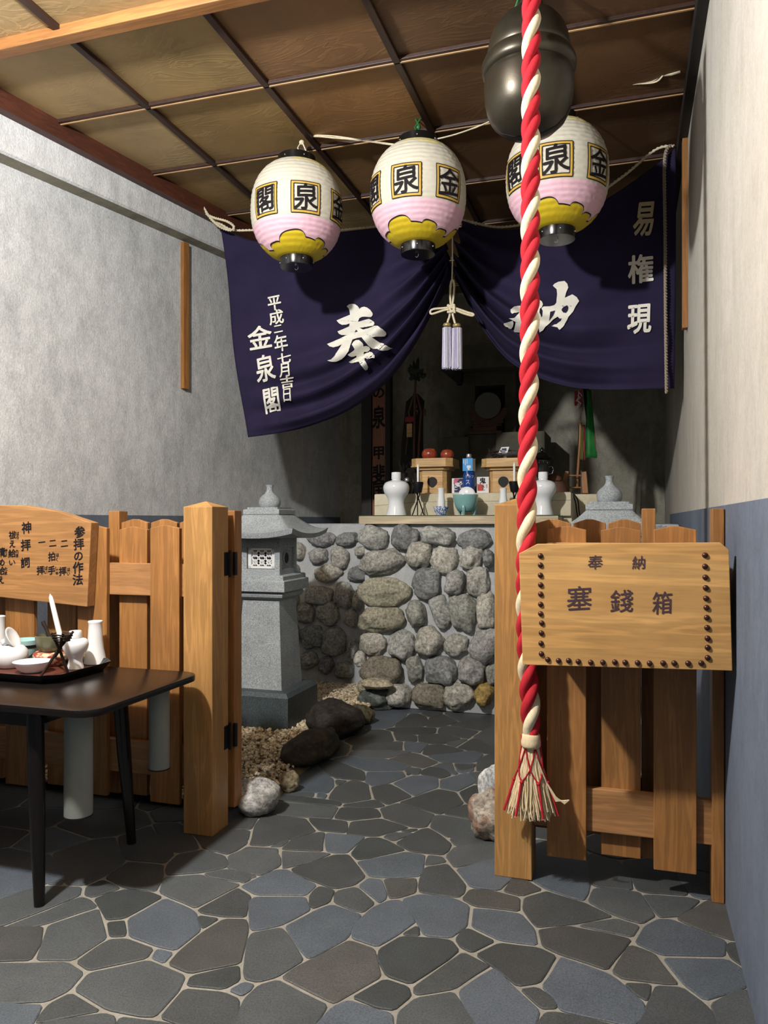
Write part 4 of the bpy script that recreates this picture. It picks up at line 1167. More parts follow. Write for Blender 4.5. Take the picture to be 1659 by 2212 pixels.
def lantern(label, loc, rot):
    t = thing('paper_lantern', label, 'paper lantern', (0, 0, 0), 'row of three festival paper lanterns')
    SEG, ROW = 320, 176
    mb = MB(); mb.col = []
    for i in range(ROW + 1):
        z = -LH + 2 * LH * i / ROW
        r = lprof(z) + 0.0011 * math.cos(math.tau * i / 8.0)
        for k in range(SEG):
            a = math.tau * k / SEG
            rr_ = r + 0.0016 * noise.noise(Vector((math.cos(a) * 9, math.sin(a) * 9, z * 60)))
            mb.v.append((rr_ * math.sin(a), -rr_ * math.cos(a), z))
            d = math.degrees(a); d = (d + 180) % 360 - 180
            up_edge = 0.205 + 0.012 * math.cos(math.radians(d * 5)) + (0.0 if math.sin(math.radians(d * 2 + 20)) > -0.2 else 0.06)
            if z < cloud_edge(a): c = YL
            elif z < -0.106: c = PK
            elif z > up_edge: c = PY_
            else: c = WH
            mb.col.append(c)
    for i in range(ROW):
        for k in range(SEG):
            k2 = (k + 1) % SEG
            mb.f.append((i * SEG + k, i * SEG + k2, (i + 1) * SEG + k2, (i + 1) * SEG + k)); mb.mi.append(0)
    body = mb.build('paper_body', M['paper'], t, 180)
    mb = MB(); mb.lathe([(0.095, LH - 0.006), (0.105, LH), (0.105, LH + 0.042), (0.1, LH + 0.045), (0.08, LH + 0.045), (0.078, LH + 0.0)], (0, 0, 0), 48)
    mb.lathe([(0, LH + .005), (0.08, LH + .006)], (0, 0, 0), 48)
    mb.build('top_ring', M['black'], t, 40)
    mb = MB(); mb.lathe([(0.078, -LH - 0.05), (0.09, -LH - 0.05), (0.092, -LH - 0.045), (0.092, -LH - 0.0), (0.085, -LH + 0.006)], (0, 0, 0), 48)
    mb.lathe([(0, -LH - 0.03), (0.08, -LH - 0.031)], (0, 0, 0), 48)
    mb.build('bottom_ring', M['black'], t, 40)
    mb = MB()
    for zz in (LH + .02, -LH - .022):
        for k in range(6):
            a = math.tau * k / 6 + 0.2; r = 0.1065 if zz > 0 else 0.0935
            mb.ball((r * math.sin(a), -r * math.cos(a), zz), 0.004, 8, 6)
    mb.tube([(0.006, -0.01, -LH - .03), (0.004, -0.012, -LH - .06), (-0.006, -0.01, -LH - .066), (-0.012, -0.006, -LH - .058)], 0.0018, 6)
    mb.build('rivets_and_hook', M['silver'], t, 60)
    # gold frames with black edges, and the three characters
    fr, ln = MB(), MB()
    def strip(mb, a0, z0, a1, z1, o):
        n = 8; vs = []; fs = []; m = 8
        for i in range(n + 1):
            for j in range(m + 1): vs.append(lsurf(a0 + (a1 - a0) * i / n, z0 + (z1 - z0) * j / m, o))
        for i in range(n):
            for j in range(m): fs.append((i * (m + 1) + j, (i + 1) * (m + 1) + j, (i + 1) * (m + 1) + j + 1, i * (m + 1) + j + 1))
        mb.add(vs, fs)
    SP = math.radians(53); W2 = math.radians(17.8); Z0, Z1 = -0.098, 0.068; bw = math.radians(3.3); bz_ = 0.0145; e = math.radians(0.5); ez = 0.0022
    for k in (-1, 0, 1):
        c = k * SP; a0, a1 = c - W2, c + W2
        for q in ((a0, Z0, a1, Z0 + bz_), (a0, Z1 - bz_, a1, Z1), (a0, Z0 + bz_, a0 + bw, Z1 - bz_), (a1 - bw, Z0 + bz_, a1, Z1 - bz_)): strip(fr, *q, 0.0035)
        for (p0, p1, q0, q1) in ((a0, a1, Z0, Z1), (a0 + bw, a1 - bw, Z0 + bz_, Z1 - bz_)):
            for q in ((p0, q0 - ez, p1, q0 + ez), (p0, q1 - ez, p1, q1 + ez), (p0 - e, q0, p0 + e, q1), (p1 - e, q0, p1 + e, q1)): strip(ln, *q, 0.0042)
    # cloud outline
    prev = None
    N = 720
    for k in range(N):
        a = -math.pi + math.tau * k / N; b = a + math.tau / N
        za, zb2 = cloud_edge(a), cloud_edge(b)
        s = abs(zb2 - za)
        wa = math.radians(0.5)
        if s < 0.012: vs = [lsurf(a, za - .0022, .0042), lsurf(b, zb2 - .0022, .0042), lsurf(b, zb2 + .0022, .0042), lsurf(a, za + .0022, .0042)]
        else: vs = [lsurf(a - wa, za, .0042), lsurf(b - wa, zb2, .0042), lsurf(b + wa, zb2, .0042), lsurf(a + wa, za, .0042)]
        ln.add(vs, [(0, 1, 2, 3)])
    fr.build('gold_frames', M['goldp'], body); ln.build('black_outlines', M['ink'], body, weld=False)
    items = [(ch, k * SP * LR, 0.015, 0.118, 0.128) for ch, k in (('閣', -1), ('泉', 0), ('金', 1))]
    w = write(items, lambda x, y: lsurf(x / LR, -y, 0.0045), 0.016, 0.1, cut=0.012)
    w.build('lettering', M['ink'], body, weld=False)
    t.location = loc; t.rotation_euler = (0, 0, rot)
    return t
LY = 4.02
def lpos(px): return Vector((xat(px, LY), LY, LZ))
def face(p): return math.atan2(p.x, p.y)          # angle of the line of sight
def lrot(px, deg): return -face(lpos(px)) + math.radians(deg)
l1 = lantern('pink, white and yellow paper lantern nearest the grey concrete wall', lpos(641), lrot(641, 11))
l2_ = dup(l1, lpos(903), 'pink, white and yellow paper lantern in the middle of the row', lrot(903, -14))
l3 = dup(l1, lpos(1203), 'pink, white and yellow paper lantern partly behind bell and rope', lrot(1203, -1))

def cordline(name, pts, r, m, label, cat='cord', twist=False, n=60):
    P = sample(pts, n); mb = MB()
    if twist:
        acc = 0
        for k in range(2):
            q = []
            for i, p in enumerate(P):
                if i: acc = acc + (P[i] - P[i - 1]).length if k == 0 else acc
                a = i * 1.0 + k * math.pi
                q.append(p + Vector((math.cos(a) * r * .5, math.sin(a) * r * .3, math.sin(a) * r * .5)))
            mb.tube(q, r * .62, 6)
    else: mb.tube(P, r, 6)
    return tag(mb.build(name, m, None, 60), label, cat)
zt = LZ + LH + 0.045
p1, p2, p3 = lpos(641), lpos(903), lpos(1203)
for p in (p1, p2, p3): pass
mb = MB()
for dx in (-.02, .02): mb.tube([(p1.x + 0.03, LY, CZ - 0.02), (p1.x + 0.03 + dx, LY - .01, CZ - .06), (p1.x + 0.06 + dx, LY, zt - 0.03)], 0.004, 6)
mb.ball((p1.x + 0.03, LY, CZ - 0.028), (0.015, 0.013, 0.014), 12, 8)
tag(mb.build('hanging_tie', M['cord'], None, 60), 'white cord tie holding the lantern nearest the concrete wall to the ceiling', 'cord tie')
mb = MB()
for dx in (-.012, .014): mb.tube([(p2.x + dx, LY, CZ - 0.001), (p2.x - dx, LY - .015, CZ - .05), (p2.x + dx, LY, zt - 0.03)], 0.005, 6)
mb.ball((p2.x, LY, CZ - 0.045), (0.016, 0.012, 0.014), 10, 6)
tag(mb.build('hanging_tie', M['leafw'], None, 60), 'green wire tie holding the middle paper lantern to the ceiling', 'wire tie')
mb = MB(); mb.tube([(p3.x, LY, CZ), (p3.x + .01, LY, CZ - .05), (p3.x, LY, zt - 0.03)], 0.005, 6)
tag(mb.build('hanging_tie', M['leafw'], None, 60), 'wire tie holding the lantern behind the bell to the ceiling', 'wire tie')
mb = MB()
def AY(x, y, Y=LY): return onY(x, y, Y)
runs = [[AY(652, 293), AY(700, 296), AY(780, 303), AY(868, 314)], [AY(652, 292), AY(720, 294), AY(800, 306), AY(868, 316)],
        [AY(935, 302), AY(985, 290), AY(1050, 266), AY(1140, 225), AY(1240, 193)], [AY(1240, 191), AY(1290, 180), AY(1360, 178), AY(1405, 176), AY(1428, 163, 3.99), AY(1440, 158, 3.98)],
        [AY(1240, 195), AY(1290, 183), AY(1345, 182), AY(1412, 178), AY(1432, 163, 3.98)]]
for q in runs: mb.tube(sample(q, 30), 0.0042, 6)
mb.tube([AY(1428, 162, 3.99), AY(1450, 160, 3.98), AY(1470, 154, 3.97)], 0.008, 6)
tag(mb.build('lantern_string', M['cord'], None, 60), 'thin cream string linking the lantern tops to the ceiling corner', 'string')

# ================================================================== NAVY CURTAINS
CY = 4.70
def pxline(pts): return [onY(a, b, CY) for a, b in pts]
def curtain(name, label, top, outer, bottom, inner, NU, NV, folds, seed):
    """Coons patch between four edges; u from the wall to the gather, v from top to bottom"""
    Tp, Bp = sample(pxline(top), NU + 1), sample(pxline(bottom), NU + 1)
    Lp, Rp = sample(pxline(outer), NV + 1), sample(pxline(inner), NV + 1)
    vs = []; fs = []
    for i in range(NU + 1):
        u = i / NU
        for j in range(NV + 1):
            v = j / NV
            p = Tp[i] * (1 - v) + Bp[i] * v + Lp[j] * (1 - u) + Rp[j] * u - (Tp[0] * (1 - u) * (1 - v) + Tp[-1] * u * (1 - v) + Bp[0] * (1 - u) * v + Bp[-1] * u * v)
            d = folds(u, v)
            vs.append(Vector((p.x, CY + d, p.z)))
    for i in range(NU):
        for j in range(NV):
            a = i * (NV + 1) + j
            fs.append((a, a + 1, a + NV + 2, a + NV + 1))
    t = thing(name, label, 'shrine curtain', tuple(vs[NV]))
    mb = MB(); mb.add(vs, fs)
    o = mb.build('cloth', M['navy'], t, 180)
    s = o.modifiers.new('thickness', 'SOLIDIFY'); s.thickness = 0.0025; s.offset = 1.0
    bvh = BVHTree.FromPolygons(vs, fs)
    co = Vector((0, 0, CAM_H))
    def on(x, y):
        r = Vector(ray(x, y)).normalized()
        h = bvh.ray_cast(co, r)
        if h[0] is None:
            h = bvh.find_nearest(onY(x, y, CY))
        n = h[1] if h[1].dot(r) < 0 else -h[1]
        return h[0] + n * 0.0085
    return t, on
def sst(a, b, t):
    t = min(1, max(0, (t - a) / (b - a))); return t * t * (3 - 2 * t)
def foldA(u, v):
    k = u ** 0.8; wv = 0.22 + 0.78 * max(sst(.55, .85, v), sst(.62, .95, u))
    ph = v ** 1.7 * 5.2 - 0.25 * u
    a = (0.012 + 0.085 * (0.2 + 0.8 * k) * (0.25 + 0.75 * v)) * min(1, u * 5)
    d = a * math.sin(math.tau * ph) * (0.25 + 0.75 * min(1, v * 1.6)) * wv
    d += 0.05 * math.sin(math.pi * u) * math.sin(math.pi * v) * -1.0
    d += wv * wv * 0.022 * k * v * math.sin(math.tau * (v * v * 10.5 + 0.5 * u))
    d += 0.020 * math.sin(math.tau * (1.4 * u + 1.2 * v)) * (1 - u) 
    return d - 0.05 * k * k
cA, onA = curtain('shrine_curtain', 'navy curtain with large white dedication character beside the concrete wall',
    [(476, 488), (520, 512), (580, 522), (680, 512), (780, 500), (880, 490), (962, 478)],
    [(476, 488), (490, 610), (508, 760), (533, 944)],
    [(533, 944), (600, 934), (668, 919), (740, 893), (800, 856), (850, 812), (905, 738), (945, 668), (968, 622), (978, 596)],
    [(962, 478), (966, 520), (972, 560), (978, 596)], 120, 100, foldA, 1)
def foldB(u, v):
    k = u ** 0.9; wv = 0.25 + 0.75 * max(sst(.5, .85, v), sst(.75, 1, u))
    ph = (v ** 1.35) * 4.2 + 0.15
    a = 0.012 + 0.08 * (0.25 + 0.75 * k)
    d = a * math.sin(math.tau * ph) * (0.3 + 0.7 * min(1, v * 1.6)) * min(1, 0.25 + u * 2.2) * wv
    d += -0.045 * math.sin(math.pi * u) * math.sin(math.pi * v)
    d += wv * wv * 0.018 * k * v * math.sin(math.tau * (v * v * 9.5 + 0.5 * u))
    d += 0.012 * math.sin(math.tau * (3.0 * u - 0.6 * v)) * max(0, 1 - 2.2 * u)
    return d - 0.05 * k * k
cB, onB = curtain('shrine_curtain', 'navy curtain with white vertical lettering beside the white wall',
    [(1459, 318), (1420, 352), (1350, 405), (1270, 452), (1180, 488), (1080, 500), (1000, 480)],
    [(1459, 318), (1460, 500), (1459, 690), (1457, 838)],
    [(1457, 838), (1380, 840), (1290, 839), (1225, 832), (1160, 812), (1100, 778), (1055, 727), (1020, 672), (995, 625), (980, 596)],
    [(1000, 480), (994, 520), (986, 560), (980, 596)], 120, 100, foldB, 2)
# big brushed characters, drawn stroke outline by stroke outline
S2 = 180 / 1659
HO = [
 [(555, 210), (600, 170), (660, 158), (720, 170), (775, 210), (803, 250), (800, 270), (845, 235), (900, 220), (960, 235), (1020, 275), (1060, 330), (1062, 365), (1030, 405), (985, 408), (900, 402), (840, 415), (800, 440), (772, 505),
  (860, 478), (985, 440), (1040, 470), (1095, 515), (1110, 570), (1085, 605), (1000, 612), (805, 622), (880, 675), (990, 655), (1110, 605), (1180, 608), (1250, 640), (1310, 700), (1322, 740), (1290, 782), (1220, 785), (1110, 785), (1040, 802),
  (1180, 900), (1320, 970), (1400, 1010), (1448, 1018), (1395, 1035), (1340, 1060), (1240, 1070), (1140, 1062), (1050, 1030), (960, 960), (890, 870), (855, 835), (770, 850), (672, 880), (650, 940), (600, 1050), (530, 1150), (440, 1235), (340, 1282), (250, 1290), (165, 1275),
  (240, 1255), (300, 1200), (380, 1100), (462, 975), (380, 1015), (290, 1035), (215, 1005), (160, 945), (260, 905), (400, 850), (555, 768), (450, 765), (395, 740), (368, 695), (480, 650), (600, 595), (610, 540), (540, 565), (460, 572), (400, 545), (352, 492), (460, 445), (620, 378), (615, 320), (600, 265)],
 [(690, 925), (740, 890), (800, 885), (850, 910), (868, 945), (866, 978), (930, 970), (985, 990), (1005, 1035), (985, 1075), (950, 1088), (880, 1090), (872, 1148), (950, 1110), (1010, 1108), (1060, 1130), (1098, 1175), (1085, 1212), (1020, 1225), (905, 1265),
  (930, 1320), (960, 1390), (945, 1440), (910, 1458), (875, 1430), (840, 1380), (795, 1320), (740, 1335), (680, 1340), (625, 1320), (580, 1290), (660, 1240), (735, 1195), (728, 1160), (680, 1182), (630, 1188), (585, 1170), (558, 1145), (640, 1090), (700, 1045), (685, 1010), (658, 975)]]
mb = MB()
for pl in HO:
    P, F = outline([(690 + a * S2, 640 + b * S2) for a, b in pl]); put(mb, P, F, onA, 5)
T = [(c, x, y, w, h, r) for c, x, y, w, h, r in (
    ('平', 594, 655, 27, 30, -.12), ('成', 598, 686, 29, 29, -.12), ('二', 602, 711, 18, 20, -.12), ('年', 608, 742, 27, 32, -.12), ('七', 615, 775, 28, 24, -.1), ('月', 617, 799, 24, 26, -.08), ('吉', 621, 826, 28, 28, -.08), ('日', 621, 853, 20, 24, -.05),
    ('金', 563, 731, 47, 46, -.1), ('泉', 574, 796, 38, 52, -.14), ('閣', 588, 866, 34, 52, -.14))]
w = write(T, onA, 0.022, 0.08, cut=6); 
for v, f, m in ((w.v, w.f, w.mi),): mb.add(v, f)
# little triangle left open in the big character
P, F = outline([(690 + a * S2, 640 + b * S2) for a, b in ((712, 718), (738, 662), (778, 706))])
o = mb.build('lettering', M['cloth_white'], cA, 180, weld=False)
mt = MB(); put(mt, P, F, lambda x, y: onA(x, y) + Vector((0, -.004, 0))); mt.build('lettering_counter', M['navy'], cA, weld=False)
S4 = 200 / 1659
NO = [
 [(270, 665), (330, 620), (470, 595), (540, 590), (560, 650), (540, 720), (470, 840), (400, 825), (255, 795), (350, 790), (430, 722), (310, 722), (285, 695)],
 [(255, 795), (340, 800), (480, 840), (600, 790), (620, 860), (540, 880), (475, 885), (380, 860)],
 [(133, 940), (185, 880), (325, 838), (340, 880), (330, 940), (300, 985), (230, 995), (165, 980)],
 [(378, 865), (480, 880), (495, 1015), (440, 1045), (335, 1040), (350, 1000), (365, 930)],
 [(560, 560), (700, 500), (800, 472), (840, 500), (858, 550), (840, 600), (800, 640), (790, 720), (820, 810), (760, 900), (640, 930), (600, 800)],
 [(800, 830), (838, 800), (852, 680), (830, 625), (870, 590), (980, 588), (1060, 565), (1095, 525), (1108, 380), (1100, 300), (1030, 240), (1060, 205), (1130, 170), (1240, 155), (1290, 205), (1308, 270), (1270, 350), (1245, 440), (1380, 382), (1460, 430), (1502, 495),
  (1440, 590), (1390, 700), (1310, 800), (1285, 860), (1230, 950), (1155, 1005), (1115, 970), (1005, 945), (1100, 925), (1170, 880), (1190, 835), (1150, 838), (1115, 800), (1040, 850), (960, 920), (900, 950), (860, 1010), (800, 1045), (780, 940)]]
mb = MB()
for pl in NO:
    P, F = outline([(1070 + a * S4, 590 + b * S4) for a, b in pl]); put(mb, P, F, onB, 5)
w = write([('権', 1384, 583, 50, 56, 0.0), ('現', 1381, 689, 46, 58, 0.04)], onB, 0.03, 0.1, cut=6)
mb.add(w.v, w.f)
mb.build('lettering', M['cloth_white'], cB, 180, weld=False)
mt = MB()
for pl in ([(1195, 640), (1225, 600), (1290, 572), (1310, 610), (1300, 670), (1265, 725), (1215, 710), (1190, 670)], [(985, 705), (1075, 672), (1040, 770), (960, 885), (975, 780)]):
    P, F = outline([(1070 + a * S4, 590 + b * S4) for a, b in pl]); put(mt, P, F, lambda x, y: onB(x, y) + Vector((0, -.004, 0)), 9)
mt.build('lettering_counter', M['navy'], cB, weld=False)
w = write([('易', 1392, 474, 42, 70, 0.12)], onB, 0.03, 0.12, cut=6)
o = w.build('lettering', M['cloth_buff'], cB, 180, weld=False); o['label'] = 'buff lettering half hidden in a fold'
# cord along the curtain heads
cordline('curtain_rope', [(-2.72, 4.63, 3.33), onY(452, 468, 4.68), onY(480, 486, 4.68), onY(505, 497, 4.68), onY(560, 497, 4.69), onY(680, 500, 4.70), onY(850, 486, 4.70), onY(980, 474, 4.70), onY(1090, 490, 4.70), onY(1230, 455, 4.70), onY(1340, 385, 4.69), onY(1415, 324, 4.69), (0.25, 4.68, 3.37)], 0.009, M['cord'], 'cream twisted rope along the heads of both navy curtains', 'rope', True, 420)
cordline('rope_loop', [(-2.715, 4.61, 3.345), onY(446, 462, 4.62), onY(462, 470, 4.62), onY(490, 478, 4.63), onY(505, 489, 4.63), onY(498, 498, 4.63), onY(475, 490, 4.62), onY(455, 472, 4.62), onY(438, 446, 4.60)], 0.009, M['cord'], 'knotted cream rope loop at the concrete wall end of the curtain', 'rope', True, 110)
cordline('edge_rope', [(0.235, 4.68, 3.375), onY(1436, 345, 4.66), onY(1437, 500, 4.655), onY(1438, 680, 4.655), onY(1440, 848, 4.655)], 0.010, M['cord_grey'], 'grey twisted rope hanging down the curtain near the white wall', 'rope', True, 260)
# ------------------------------------------------------------------ central cord with two tassels
TY = 4.56
ct = thing('tassel_cord', 'cream knotted cord with two lavender tassels between the curtains', 'tassel', tuple(onY(977, 805, TY)))
S7 = 120 / 1207
def t7(x, y, dy=0.0): return onY(920 + x * S7, 600 + y * S7, TY + dy)
mb = MB()
mb.tube([onY(977, 480, TY), onY(977.5, 560, TY), t7(568, 40)], 0.0045, 8)
R = 0.0068
for q in ([(540, 590), (530, 400), (535, 200), (550, 90), (575, 45), (600, 70), (615, 180), (605, 350), (590, 500), (575, 590)],
          [(520, 640), (380, 660), (200, 675), (120, 700), (95, 740), (110, 785), (180, 775), (300, 735), (420, 700), (500, 690)],
          [(640, 660), (760, 700), (900, 750), (1010, 780), (1045, 805), (1010, 825), (900, 800), (780, 760), (660, 710)],
          [(525, 760), (510, 850), (485, 920), (470, 980)], [(575, 760), (595, 850), (620, 940), (640, 1010)]):
    mb.tube(sample([t7(a, b, -0.003) for a, b in q], 36), R, 8)
mb.build('cord', M['cord'], ct, 60)
mb = MB()
for q in ([(470, 590), (500, 620), (530, 690), (560, 740), (610, 700)], [(540, 620), (580, 590), (620, 600), (600, 640), (620, 720), (625, 770)], [(465, 740), (520, 745), (580, 720), (600, 690)], [(640, 650), (600, 650), (560, 640), (510, 600)]):
    mb.tube(sample([t7(a, b, -0.014) for a, b in q], 20), R * 1.15, 8)
mb.build('knot', M['cord'], ct, 60)
rr = random.Random(9)
for i, (xc, yt, w, yb2) in enumerate(((462, 1030, 105, 1990), (672, 1040, 105, 2000))):
    c = t7(xc, yt); uu = upx(977, TY) * S7
    mb = MB(); mb.tube([(c.x + 0.0135 * math.cos(a), TY + 0.0125 * math.sin(a), c.z) for a in [k * math.tau / 24 for k in range(24)]], 0.0125, 10, closed=True)
    mb.ball(c, (0.016, 0.014, 0.012), 14, 8)
    hd = mb.build('tassel_head', M['bead'], ct, 60)
    mb = MB(); m2 = MB()
    zt_ = c.z - 0.016; zb_ = t7(xc, yb2).z
    for k in range(150):
        a = math.tau * rr.random(); r0 = math.sqrt(rr.random())
        x0 = 100 * uu * r0 * math.cos(a); y0 = 0.026 * r0 * math.sin(a)
        sx = 1.0 + 0.14 * rr.random(); dz = 0.012 * rr.random()
        P = [(c.x + x0, TY + y0, zt_), (c.x + x0 * 1.05, TY + y0, zt_ - 0.09), (c.x + x0 * sx * 1.05 + .001 * rr.uniform(-1, 1), TY + y0 * sx, zb_ + dz)]
        (mb if rr.random() < 0.72 else m2).tube(P, 0.0026, 5)
    mb.build('tassel_fringe', M['fringe'], hd, 60)
    m2.build('tassel_fringe', M['fringe_violet'], hd, 60)
# ================================================================== ALTAR SHELF
AF = 4.95                                   # front edge of the shelf plank
ax0, ax1 = xat(775, AF), xat(1206, AF)
SZ = 1.284
mb = MB(); mb.box((ax0, AF, PZ), (ax1, 5.26, SZ), 0.003)
tag(mb.build('shelf_plank', M['slabw']), 'thick pale wooden plank lying on top of the stone altar wall', 'plank')
mb = MB(); mb.box((ax0 + 0.005, AF + 0.003, SZ), (ax1 + 0.01, 5.21, SZ + 0.006), 0.001)
tag(mb.build('glass_sheet', M['glass']), 'green edged glass sheet covering the pale altar plank', 'glass sheet')
GZ = SZ + 0.006
KY = 5.225
kx0, kx1 = xat(808, KY), xat(1234, KY)
KZ = zat(1000, 1065, KY)
mb = MB(); mb.box((kx0, KY, SZ), (kx1, 5.75, KZ), 0.012)
mb.box((kx0, KY + 0.04, PZ), (kx1, 5.75, SZ + .01))
st = thing('altar_step', 'cream cloth covered step behind the white vases on the altar', 'altar step', (-1.0, KY, PZ))
mb.build('cloth_cover', M['cream'], st, 40)
mb = MB(); zz = zat(900, 1083, KY)
mb.tube([(kx0 + 0.0, KY - .0005, zz - .03), (kx0 + .2, KY - .0005, zz - .012), (kx0 + .35, KY - .0005, zz - 0.004), (kx1, KY - .0005, zz)], 0.0012, 5)
mb.build('seam', M['cord_grey'], st)
KY2 = 5.62
mb = MB(); mb.box((xat(1238, KY2), KY2, PZ), (xat(1291, KY2), 6.1, zat(1270, 1067, KY2)), 0.01)
tag(mb.build('side_block', M['cream'], None, 40), 'small cream block beside the altar step, under the wooden rack', 'block')
mb = MB()
for q in ([(1236, 1062), (1243, 1085), (1246, 1105), (1250, 1126)], [(1236, 1064), (1248, 1080), (1251, 1105), (1256, 1126)]):
    mb.tube(sample([onY(a, b, 5.45) for a, b in q], 24), 0.004, 8)
tag(mb.build('power_cord', M['blackm'], None, 60), 'black electric cords dropping beside the cream altar step', 'cord')

def item(name, label, cat, px, Y, z, prof, m, group=None, seg=40, sm=50, parent=None):
    x = xat(px, Y); mb = MB(); mb.lathe([(r, z + h) for r, h in prof], (x, Y, 0), seg)
    o = mb.build(name, m, parent, sm)
    return tag(o, label, cat, group) if parent is None else o
# ---- big lidded vases
def vase(px, Y, label):
    u = upx(px, Y) / 9.76; x = xat(px, Y)
    t = thing('lidded_vase', label, 'vase', (x, Y, GZ), 'pair of white lidded sake vases')
    H = 1490
    pr = [(200, 1488), (214, 1490), (212, 1470), (195, 1400), (175, 1310), (165, 1210), (176, 1150), (205, 1095), (238, 1045), (262, 1000), (276, 940), (277, 895), (268, 855), (245, 815), (205, 785), (150, 765), (100, 752), (92, 740), (92, 725), (60, 724)]
    mb = MB(); mb.lathe([(r * u, GZ + (H - y) * u) for r, y in pr], (x, Y, 0), 48); mb.build('body', M['white'], t, 50)
    pr = [(60, 727), (100, 726), (102, 720), (100, 600), (97, 586), (88, 581), (0, 580)]
    mb = MB(); mb.lathe([(r * u, GZ + (H - y) * u) for r, y in pr], (x, Y, 0), 40); mb.build('lid', M['white'], t, 50)
    return t
vase(856, 5.09, 'tall white lidded porcelain vase standing alone at the open end of the altar plank')
vase(1173, 5.09, 'tall white lidded porcelain vase directly behind the red and white rope')
# ---- iron candle stands with candles
def candle_stand(px, Y, z, ytop, ycup, ybase, label, clabel, lean=0.0):
    x = xat(px, Y); u = upx(px, Y)
    zc0 = z + (ybase - ycup) * u; 
    t = thing('candle_stand', label, 'candle stand', (x, Y, z), 'iron tripod candle stands on the altar')
    mb = MB(); mb.lathe([(0.0, zc0 - 24 * u), (8 * u, zc0 - 23 * u), (10.5 * u, zc0 - 10 * u), (11.5 * u, zc0 - 2 * u), (11.5 * u, zc0), (10 * u, zc0), (9 * u, zc0 - 4 * u), (0, zc0 - 5 * u)], (x, Y, 0), 28)
    mb.build('cup', M['iron'], t, 50)
    for k in range(3):
        a = math.radians(100 + 120 * k); b = a + math.pi
        mb = MB(); mb.tube([(x + 13 * u * math.cos(a), Y + 12 * u * math.sin(a), zc0 - 2 * u), (x + 1.5 * u * math.cos(a + 1.6), Y + 1.5 * u * math.sin(a + 1.6), z + (zc0 - z) * 0.52), (x + 15 * u * math.cos(b), Y + 13 * u * math.sin(b), z)], 0.0042, 7)
        mb.build('leg', M['iron'], t, 60)
    mb = MB(); h0 = zc0 - 5 * u; h1 = z + (ybase - ytop) * u
    mb.lathe([(0.0075, h0), (0.0080, h1 - 0.03), (0.007, h1 - 0.018), (0.003, h1 - 0.004), (0.0, h1)], (x, Y, 0), 16)
    tag(mb.build('candle', M['candle'], None, 50), clabel, 'candle', 'white altar candles')
candle_stand(903, 5.10, GZ, 1001, 1040, 1112, 'black iron tripod candle stand beside the tall white vase', 'slim white candle beside the tall vase at the open altar end')
candle_stand(1111, 5.10, GZ, 995, 1037, 1110, 'black iron tripod candle stand partly behind the big wooden post', 'slim white candle in the stand next to the red rope')
# ---- small bottles and bowls
def u9(px, Y): return upx(px, Y) / 9.76
u = u9(953, 5.06)
item('sake_bottle', 'small white bottle standing in a blue patterned cup', 'bottle', 953, 5.06, GZ + 0.012, [(60 * u, 0), (84 * u, 10 * u), (84 * u, 240 * u), (72 * u, 330 * u), (66 * u, 420 * u), (66 * u, 500 * u), (72 * u, 520 * u), (74 * u, 532 * u), (66 * u, 538 * u), (58 * u, 520 * u), (55 * u, 420 * u)], M['white'], seg=32)
item('patterned_cup', 'white cup with cobalt blue pattern holding a small bottle', 'cup', 953, 5.06, GZ, [(0, 0.008), (88 * u, 6 * u), (100 * u, 0), (104 * u, 6 * u), (108 * u, 40 * u), (140 * u, 80 * u), (158 * u, 120 * u), (166 * u, 176 * u), (168 * u, 184 * u), (160 * u, 186 * u), (152 * u, 130 * u), (105 * u, 60 * u), (0, 50 * u)], M['sprig'], seg=36)
u = upx(1085, 5.06)
item('sake_bottle', 'small white bottle just behind the wooden gate post top', 'bottle', 1087, 5.06, GZ, [(6 * u, 0), (9.5 * u, 1 * u), (9.5 * u, 28 * u), (7.5 * u, 40 * u), (7 * u, 50 * u), (7.6 * u, 56 * u), (8 * u, 58 * u), (6 * u, 58.5 * u), (5.5 * u, 50 * u)], M['white'], seg=28)
Y = 5.06; u = upx(1005.5, Y) / 10.37; x = xat(1005.5, Y)
t = thing('tripod_bowl', 'teal celadon three footed bowl with a white dish upright in it', 'bowl', (x, Y, GZ))
zb = GZ + 0.022
mb = MB(); mb.lathe([(0, zb), (130 * u, zb), (175 * u, zb + 20 * u), (225 * u, zb + 110 * u), (262 * u, zb + 220 * u), (280 * u, zb + 330 * u), (286 * u, zb + 380 * u), (284 * u, zb + 388 * u), (272 * u, zb + 386 * u), (262 * u, zb + 330 * u), (200 * u, zb + 120 * u), (0, zb + 60 * u)], (x, Y, 0), 48); mb.build('body', M['teal'], t, 50)
for k in range(3):
    a = math.radians(-100 + 120 * k + 10 * (k == 0))
    cx, cy = x + 0.062 * math.cos(a), Y + 0.062 * math.sin(a)
    mb = MB(); mb.tube([(cx - .006 * math.cos(a), cy - .006 * math.sin(a), GZ + .075), (cx + .004 * math.cos(a), cy + .004 * math.sin(a), GZ + .055), (cx - .002 * math.cos(a), cy - .002 * math.sin(a), GZ + .025), (cx - .006 * math.cos(a), cy - .006 * math.sin(a), GZ)], [0.006, 0.013, 0.011, 0.008], 12); mb.build('foot', M['teal'], t, 60)
mb = MB(); R = 200 * u
mb.ball((xat(1008, Y), Y + 0.01, GZ + 0.130), (R, 0.022, R), 40, 24)
tag(mb.build('round_dish', M['white'], None, 60), 'round white porcelain dish standing upright in the teal bowl', 'dish')
